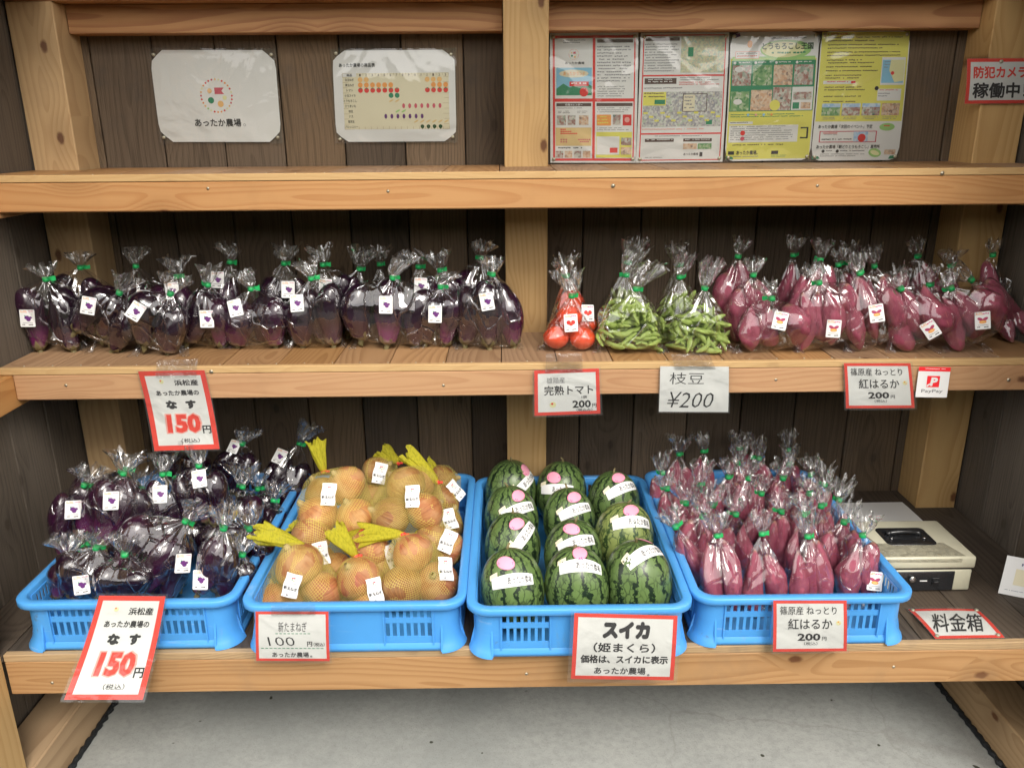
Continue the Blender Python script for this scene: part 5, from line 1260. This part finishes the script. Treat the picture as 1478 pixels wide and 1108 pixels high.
for i, (u, v, lab) in enumerate(PC):
    nk = at(u, v, Z=Z3+.172)
    if i == 8: nk = at(u, 772, Z=Z3+.168); nk.x -= .0
    r_ = random.Random(i+3)
    base = Vector((nk.x+r_.uniform(-.008, .008), nk.y-.004+r_.uniform(-.01, .01), F3))
    base.x = min(max(base.x, .560-.165), .560+.155); base.y = min(max(base.y, -.665), -.155)
    W = r_.uniform(.090, .104); n = 2 if r_.random() < .6 else 3
    st = None
    if i == 8: st = (1262, 838, -3); W = .10; n = 2; base.x = .722; base.y = -.60
    if i == 19: base.y = -.635
    if i in (20, 21): base.y = -.625
    bag('potato', 'bag of sweet potatoes in the blue crate, '+lab, GSC, 210+i, base, nk, W, W*.85, n, st, (r_.uniform(-.008, .008), 0, r_.uniform(0, .006)), L=.042, R=.024, z0=F3, ear=False)

# --- onions in nets
GO = 'nets of onions in the blue crate'
def oz(u, v): return (380+u/5.036, 660+v/5.036)
ON = [ # onions (zoom px, Y, d), neck (zoom px, Y), tail vec, sticker(zoom px, roll), label
 ([(600,195,-.36,.082),(395,420,-.42,.086),(665,425,-.42,.080),(430,260,-.34,.076)],(440,100,-.33),(-.01,0,.05),(475,270,6),'net of onions on top at the back left, tag in the middle'),
 ([(1030,200,-.36,.086),(920,430,-.42,.086),(1180,390,-.42,.080),(1130,170,-.31,.070)],(1262,180,-.32),(-.055,0,.042),(1085,285,-4),'net of onions on top right of centre with a long tail bent left'),
 ([(835,105,-.22,.074),(815,270,-.24,.074)],(975,40,-.20),(-.03,0,.02),(845,115,20),'net of onions at the back centre, tail over the rim'),
 ([(1300,170,-.20,.074),(1310,300,-.27,.074)],(1260,120,-.2),(-.02,0,.02),(1395,240,-20),'net of onions in the back right corner'),
 ([(1330,480,-.34,.076),(1270,440,-.30,.074)],(1250,380,-.30),(-.01,0,.01),(1352,450,-2),'net of onions at the right rim behind the front nets'),
 ([(1235,610,-.46,.078),(1330,660,-.47,.074)],(1180,560,-.44),(-.01,0,.01),(1338,612,30),'net of onions at the right rim with a crooked tag'),
 ([(1085,690,-.545,.080),(1010,935,-.585,.088),(1262,905,-.58,.080)],(1012,560,-.53),(-.062,0,-.012),(1322,812,24),'net of three onions in the front right corner, yellow tail to the left'),
 ([(690,865,-.59,.080),(760,1010,-.60,.072),(600,1010,-.56,.074)],(672,712,-.57),(-.035,0,.038),(808,965,4),'net of onions at the front centre with a fanned yellow tail'),
 ([(775,660,-.50,.080),(850,780,-.50,.074)],(712,535,-.48),(-.02,0,-.028),(925,720,10),'net of onions tucked behind the front centre net'),
 ([(345,560,-.46,.078),(400,760,-.50,.074),(520,830,-.52,.074)],(270,520,-.42),(-.01,0,.012),(420,700,-6),'net of onions at the left rim, tag half covered'),
 ([(262,775,-.59,.086),(425,965,-.60,.078),(75,1040,-.60,.072),(240,1010,-.57,.078)],(305,655,-.575),(-.072,0,.012),(208,925,18),'net of onions in the front left corner, tail reaching over the rim'),
]
for i, (on, nk, tail, st, lab) in enumerate(ON):
    rs = random.Random(300+i); pts = []; its = []
    cs = []
    for (a, b_, Y, d) in on:
        c = at(*oz(a, b_), Y=Y); c.z = max(c.z, F3+d*.46); cs.append((c, d))
    base = Vector((sum(c.x for c, d in cs)/len(cs), sum(c.y for c, d in cs)/len(cs), min(c.z-d*.46 for c, d in cs)))
    root = empty('onion_net', base, lab, 'net of onions', GO)
    P = []
    for c, d in cs:
        d *= 1.17
        m = Matrix.Translation(c-base) @ Matrix.Rotation(rs.uniform(0, 6.28), 4, 'Z') @ Matrix.Rotation(rs.uniform(.2, 1.5), 4, 'Y') @ Matrix.Diagonal((d, d, d*1.02, 1)) @ Matrix.Translation((0, 0, -.45))
        me = ONI[rs.randrange(4)]; link('onion', me, root, m); mm = np.array(m); P.append(mpts(me, 9) @ mm[:3, :3].T+mm[:3, 3])
    P = np.vstack(P); k = at(*oz(nk[0], nk[1]), Y=nk[2])-base
    planes, a = film_mesh(root, P, P.mean(0), k, 'net', rs, 0, False, True, nr=.006)
    tv = Vector(tail); tuft_mesh(root, k, (Vector(a)*.3+tv.normalized()).normalized(), rs, tv.length*.95, .014, tv*.5, 'net', .006)
    tie_mesh(root, k, a, rs, None, 'clip')
    add_sticker(root, 'onion', planes, oz(*st[:2]), -st[2], .032, off=.003, tilt=.35)

# --- watermelons
RM, HM = .0655, .085
def melon_mesh(mat, s):
    n, m = 40, 28; vs = []; fs = []; off = Vector((s*3.3, 1, 2))
    for i in range(m+1):
        p = math.pi*i/m
        for k in range(n):
            a = 2*math.pi*k/n; e = 1+.02*mnoise.noise(Vector((math.cos(a)*math.sin(p)*1.5, math.sin(a)*math.sin(p)*1.5, math.cos(p)*1.5))+off)
            sp = math.sin(p)**.92; vs.append((RM*e*sp*math.cos(a), RM*e*sp*math.sin(a), HM*e*math.cos(p)))
    for i in range(m):
        for k in range(n): fs.append((i*n+k, (i+1)*n+k, (i+1)*n+(k+1)%n, i*n+(k+1)%n))
    b = MB(); b.add(vs, fs, mat, True); return b.mesh('rind')
MEL = [melon_mesh(M['melon'], 1), melon_mesh(M['melon'], 2), melon_mesh(M['palemelon'], 3)]
stem_b = MB(); stem_b.tube([(0, 0, HM-.002), (.002, .001, HM+.005), (.006, .003, HM+.010)], [.0035, .0025, .002], M['calyx'], 7); STEM = stem_b.mesh('stem')
def mz(u, v): return (660+u/3.078, 640+v/3.078)
ML = [ # top px zoom, pink px, banner px, roll, kind, tilt, label
 ((245,480),(215,530),(245,606),8,0,'watermelon in the front left corner of its crate, banner tilted slightly upward'),
 ((245,318),(265,355),(300,408),30,1,'second watermelon from the front in the left column, steeply tilted banner'),
 ((240,196),(272,230),(275,290),2,0,'third watermelon from the front in the left column, level banner'),
 ((232,80),(303,116),(306,174),14,1,'watermelon in the back left corner of its crate, sticker near its right edge'),
 ((535,470),(545,485),(551,540),-14,1,'front watermelon of the centre column, banner arched downward to the right'),
 ((515,345),(507,378),(532,436),13,0,'second watermelon from the front in the centre column'),
 ((500,207),(520,237),(528,293),7,1,'third watermelon from the front in the centre column'),
 ((462,86),(428,150),(440,202),12,0,'watermelon at the back of the centre column, pink oval to the left'),
 ((795,393),(830,422),(838,482),-8,0,'front watermelon of the right column, darkest and largest looking'),
 ((745,270),(773,295),(780,345),-12,2,'pale yellow-green watermelon in the right column'),
 ((700,130),(717,150),(735,196),4,1,'watermelon in the back right corner of its crate')]
def melon_print(parent, Mw, px, build):
    inv = Mw.inverted(); o = inv @ CAM; d = (inv.to_3x3() @ ray(*px)).normalized()
    S = Vector((1/RM, 1/RM, 1/HM)); oo = Vector([a*b for a, b in zip(o, S)]); dd = Vector([a*b for a, b in zip(d, S)])
    A, B_, C_ = dd.dot(dd), 2*oo.dot(dd), oo.dot(oo)-1; disc = B_*B_-4*A*C_
    t = (-B_-math.sqrt(max(0, disc)))/(2*A); h = o+d*t
    n = Vector((h.x/RM**2, h.y/RM**2, h.z/HM**2)).normalized()
    return h, n
for i, (top, pk, bn, roll, kd, lab) in enumerate(ML):
    ms = (1, .97, 1.0, 1.02, 1.03, .98, .97, 1.0, 1.07, 1.04, 1.0)[i]; ztop = F3+2*HM*ms-.002; c = at(*mz(*top), Z=ztop); c.z = ztop-HM*ms
    c.x = min(max(c.x, -.018), .248-(.006 if i == 8 else 0)); 
    c.y = max(c.y, -.655)
    if i == 8: c.y = -.628
    R_ = Matrix.Rotation(math.radians(-14+(i*37 % 17)), 4, 'X') @ Matrix.Rotation(math.radians((i*53 % 15)-7), 4, 'Y') @ Matrix.Rotation(i*1.3, 4, 'Z') @ Matrix.Scale(ms, 4)
    root = empty('watermelon', (c.x, c.y, F3), lab, 'watermelon', 'watermelons in the blue crate')
    Mw = Matrix.Translation(c) @ R_; Ml = Matrix.Translation(c-root.location) @ R_
    link('rind', MEL[kd], root, Ml); link('stem', STEM, root, Ml)
    camup = UP
    for nm, px, w, h_ in (('oval_sticker', pk, .040, .029), ('banner_sticker', bn, .104, .026)):
        h, n = melon_print(root, Mw, mz(*px), None)
        inv3 = Mw.inverted().to_3x3(); upl = inv3 @ Vector((0, -.2, 1)); rl = upl.cross(n).normalized(); ul = n.cross(rl)
        rr_ = math.radians(roll*.8 if nm[0] == 'b' else roll*.3); r2 = rl*math.cos(rr_)+ul*math.sin(rr_); u2 = ul*math.cos(rr_)-rl*math.sin(rr_)
        class MS: pass
        s = MS(); s.w, s.h = w, h_
        def pp(u, v, l=0, h=h, r2=r2, u2=u2, n=n, w=w, h_=h_):
            q = h+r2*((u-.5)*w)+u2*((.5-v)*h_)
            k = math.sqrt((q.x/RM)**2+(q.y/RM)**2+(q.z/HM)**2); q = q/k
            return q*(1.022+l*.0012)
        s.p = pp; P_ = Print(s)
        if nm[0] == 'o':
            for rr2, mt, lv in ((.5, 'pink', 0), (.45, 'palepink', 1)):
                for ring in range(3):
                    n_ = 18; r0, r1 = rr2*ring/3, rr2*(ring+1)/3
                    vs = [pp(.5+r*math.cos(6.2832*k/n_), .5+r*math.sin(6.2832*k/n_), lv) for r in (max(r0, .001), r1) for k in range(n_)]
                    P_.m.add(vs, [(k, (k+1) % n_, n_+(k+1) % n_, n_+k) for k in range(n_)], M[mt], True)
            P_.text('はつらつ', .10, .20, .90, .80, M['magenta'], 3, bold=.08); P_.scribble(.25,.14,.75,.24,1,M['pink'],3,4); P_.scribble(.25,.78,.75,.88,1,M['pink'],3,5)
        else:
            P_.grid(0, 0, 1, 1, M['card'], 0, 16, 4); P_.text(FARM+'。', .40, .22, .97, .80, M['black'], 3, bold=.015)
            P_.grid(-.06, -.42, .20, .12, M['cream'], 1.5, 6, 4)
        o = P_.m.build(nm, None, (0, 0, 0)); o.parent = root; o.matrix_local = Ml

# ------------------------------------------------------------------ cash box and the paper behind it
CB = dict(x0=.766, x1=1.008, y0=-.527, y1=-.352)
m_cream = (lambda t: t.pbr(t.mix(t.step(t.noise(t.coord(0), 9, 5, .7), .45, .75, 0, .35), (.60,.58,.44), (.42,.39,.28)), .45, t.bump(t.noise(t.coord(0), 500, 2), .15, .0004)))(NT('cream_enamel'))
M['blackplastic'] = flat('black_plastic', (.015,.016,.018), .25, .6)
box = empty('cash_box', ((CB['x0']+CB['x1'])/2, (CB['y0']+CB['y1'])/2, Z3), 'cream metal cash box with a black recessed handle, beside the right crate', 'cash box')
m = MB(); m.box(CB['x0']+.003, CB['x1']-.003, CB['y0']+.003, CB['y1']-.003, Z3+.002, Z3+.056, m_cream, .005); m.build('body', box)
m = MB(); m.box(CB['x0']+.004, CB['x1']-.004, CB['y0']+.004, CB['y1']-.004, Z3+.0562, Z3+.0592, M['blackplastic'], 0); m.build('lid_gap', box)
m = MB(); m.box(CB['x0'], CB['x1'], CB['y0'], CB['y1'], Z3+.0594, Z3+.0885, m_cream, .005); m.build('lid', box)
zt = Z3+.0885
hc = [at(1262,762.5,Z=zt), at(1331,763,Z=zt), at(1352,786,Z=zt), at(1281,785,Z=zt)]
hx0 = min(hc[0].x, hc[3].x); hx1 = max(hc[1].x, hc[2].x); hy0 = min(p.y for p in hc); hy1 = max(p.y for p in hc)
hcx, hcy, hw, hd = (hx0+hx1)/2, (hy0+hy1)/2, hx1-hx0, hy1-hy0
def rsheet(w, d, r, n=5): return rr(w, d, r, n)
m = MB()
prof = [(hw, hd, .012, .0003), (hw-.001, hd-.001, .012, .0016), (hw-.006, hd-.006, .011, .0018), (hw-.012, hd-.012, .010, .0008), (hw-.03, hd-.02, .009, .0004)]
vs = []; N_ = 28
loft(m, prof, M['blackplastic']); m.f.append(tuple(len(m.v)-28+k for k in range(28))); m.m.append(0); m.smooth.append(False)
me = m.mesh('handle_plate'); o = link('handle_plate', me, box); o.location = Vector((hcx, hcy, zt))-box.location
m = MB(); pts = [(-hw*.34, 0, .002)]+[(-hw*.30+hw*.60*k/8, hd*.05, .0045+.0030*math.sin(math.pi*k/8)) for k in range(9)]+[(hw*.34, 0, .002)]
m.tube(pts, .0055, M['blackplastic'], 10); o = link('carrying_handle', m.mesh('carrying_handle'), box); o.location = Vector((hcx, hcy+.006, zt))-box.location
m = MB(); m.tube([(-hw*.33, -.012, .0015), (-hw*.33, -.012, .0035)], .003, M['steel'], 10); m.tube([(hw*.33, -.012, .0015), (hw*.33, -.012, .0035)], .003, M['steel'], 10)
o = link('rivet', m.mesh('rivet'), box); o.location = Vector((hcx, hcy, zt))-box.location
yf = CB['y0']+.003
m = MB(); m.box(CB['x0']+.06, .966, yf-.0022, yf+.001, Z3+.0045, Z3+.0525, M['blackplastic'], .0015); m.build('lock_panel', box)
p = at(1315.5,834,Y=yf); m = MB(); m.tube([(p.x, yf-.0025, p.z), (p.x, yf-.007, p.z), (p.x, yf-.0078, p.z)], [.0075, .0075, .005], M['steel'], 18); m.build('keyhole', box)
p = at(1332,837,Y=yf); m = MB(); m.box(p.x-.008, p.x+.008, yf-.003, yf-.0021, p.z-.0012, p.z+.0012, M['white'], 0); m.build('lock_mark', box)
p = at(1349,838,Y=yf); m = MB(); m.box(p.x-.008, p.x+.008, yf-.0045, yf-.0021, p.z-.010, p.z+.010, M['blackplastic'], .001); m.box(p.x-.006, p.x+.005, yf-.0085, yf-.004, p.z-.003, p.z+.003, M['blackplastic'], .001); m.build('latch', box)
ts = Sheet([Vector((.785, -.463, zt+.0006)), Vector((.965, -.463, zt+.0006)), Vector((.985, CB['y0']+.004, zt+.0006)), Vector((.80, CB['y0']+.004, zt+.0006))], .0003)
tm = sheet_mesh(ts, M['tape'], 0, 0, n=6); tm.build('tape', box)
ts = Sheet([Vector((.80, CB['y0']-.0012, zt-.003)), Vector((.975, CB['y0']-.0012, zt-.003)), Vector((.975, CB['y0']-.0012, zt-.012)), Vector((.80, CB['y0']-.0012, zt-.010))], .0)
sheet_mesh(ts, M['tape'], 0, 0, n=4).build('tape', box)
sh = Sheet([Vector((.79, -.085, Z3+.003)), Vector((1.064, -.083, Z3+.003)), Vector((1.064, -.29, Z3+.003)), Vector((.79, -.29, Z3+.003))], .002)
sign('paper_sheet', 'white paper sheet lying behind the cash box', 'paper', sh, lambda p: p.scribble(.52,.40,.64,.55,2,M['rose'],2,3), paper='white', pouch=None)
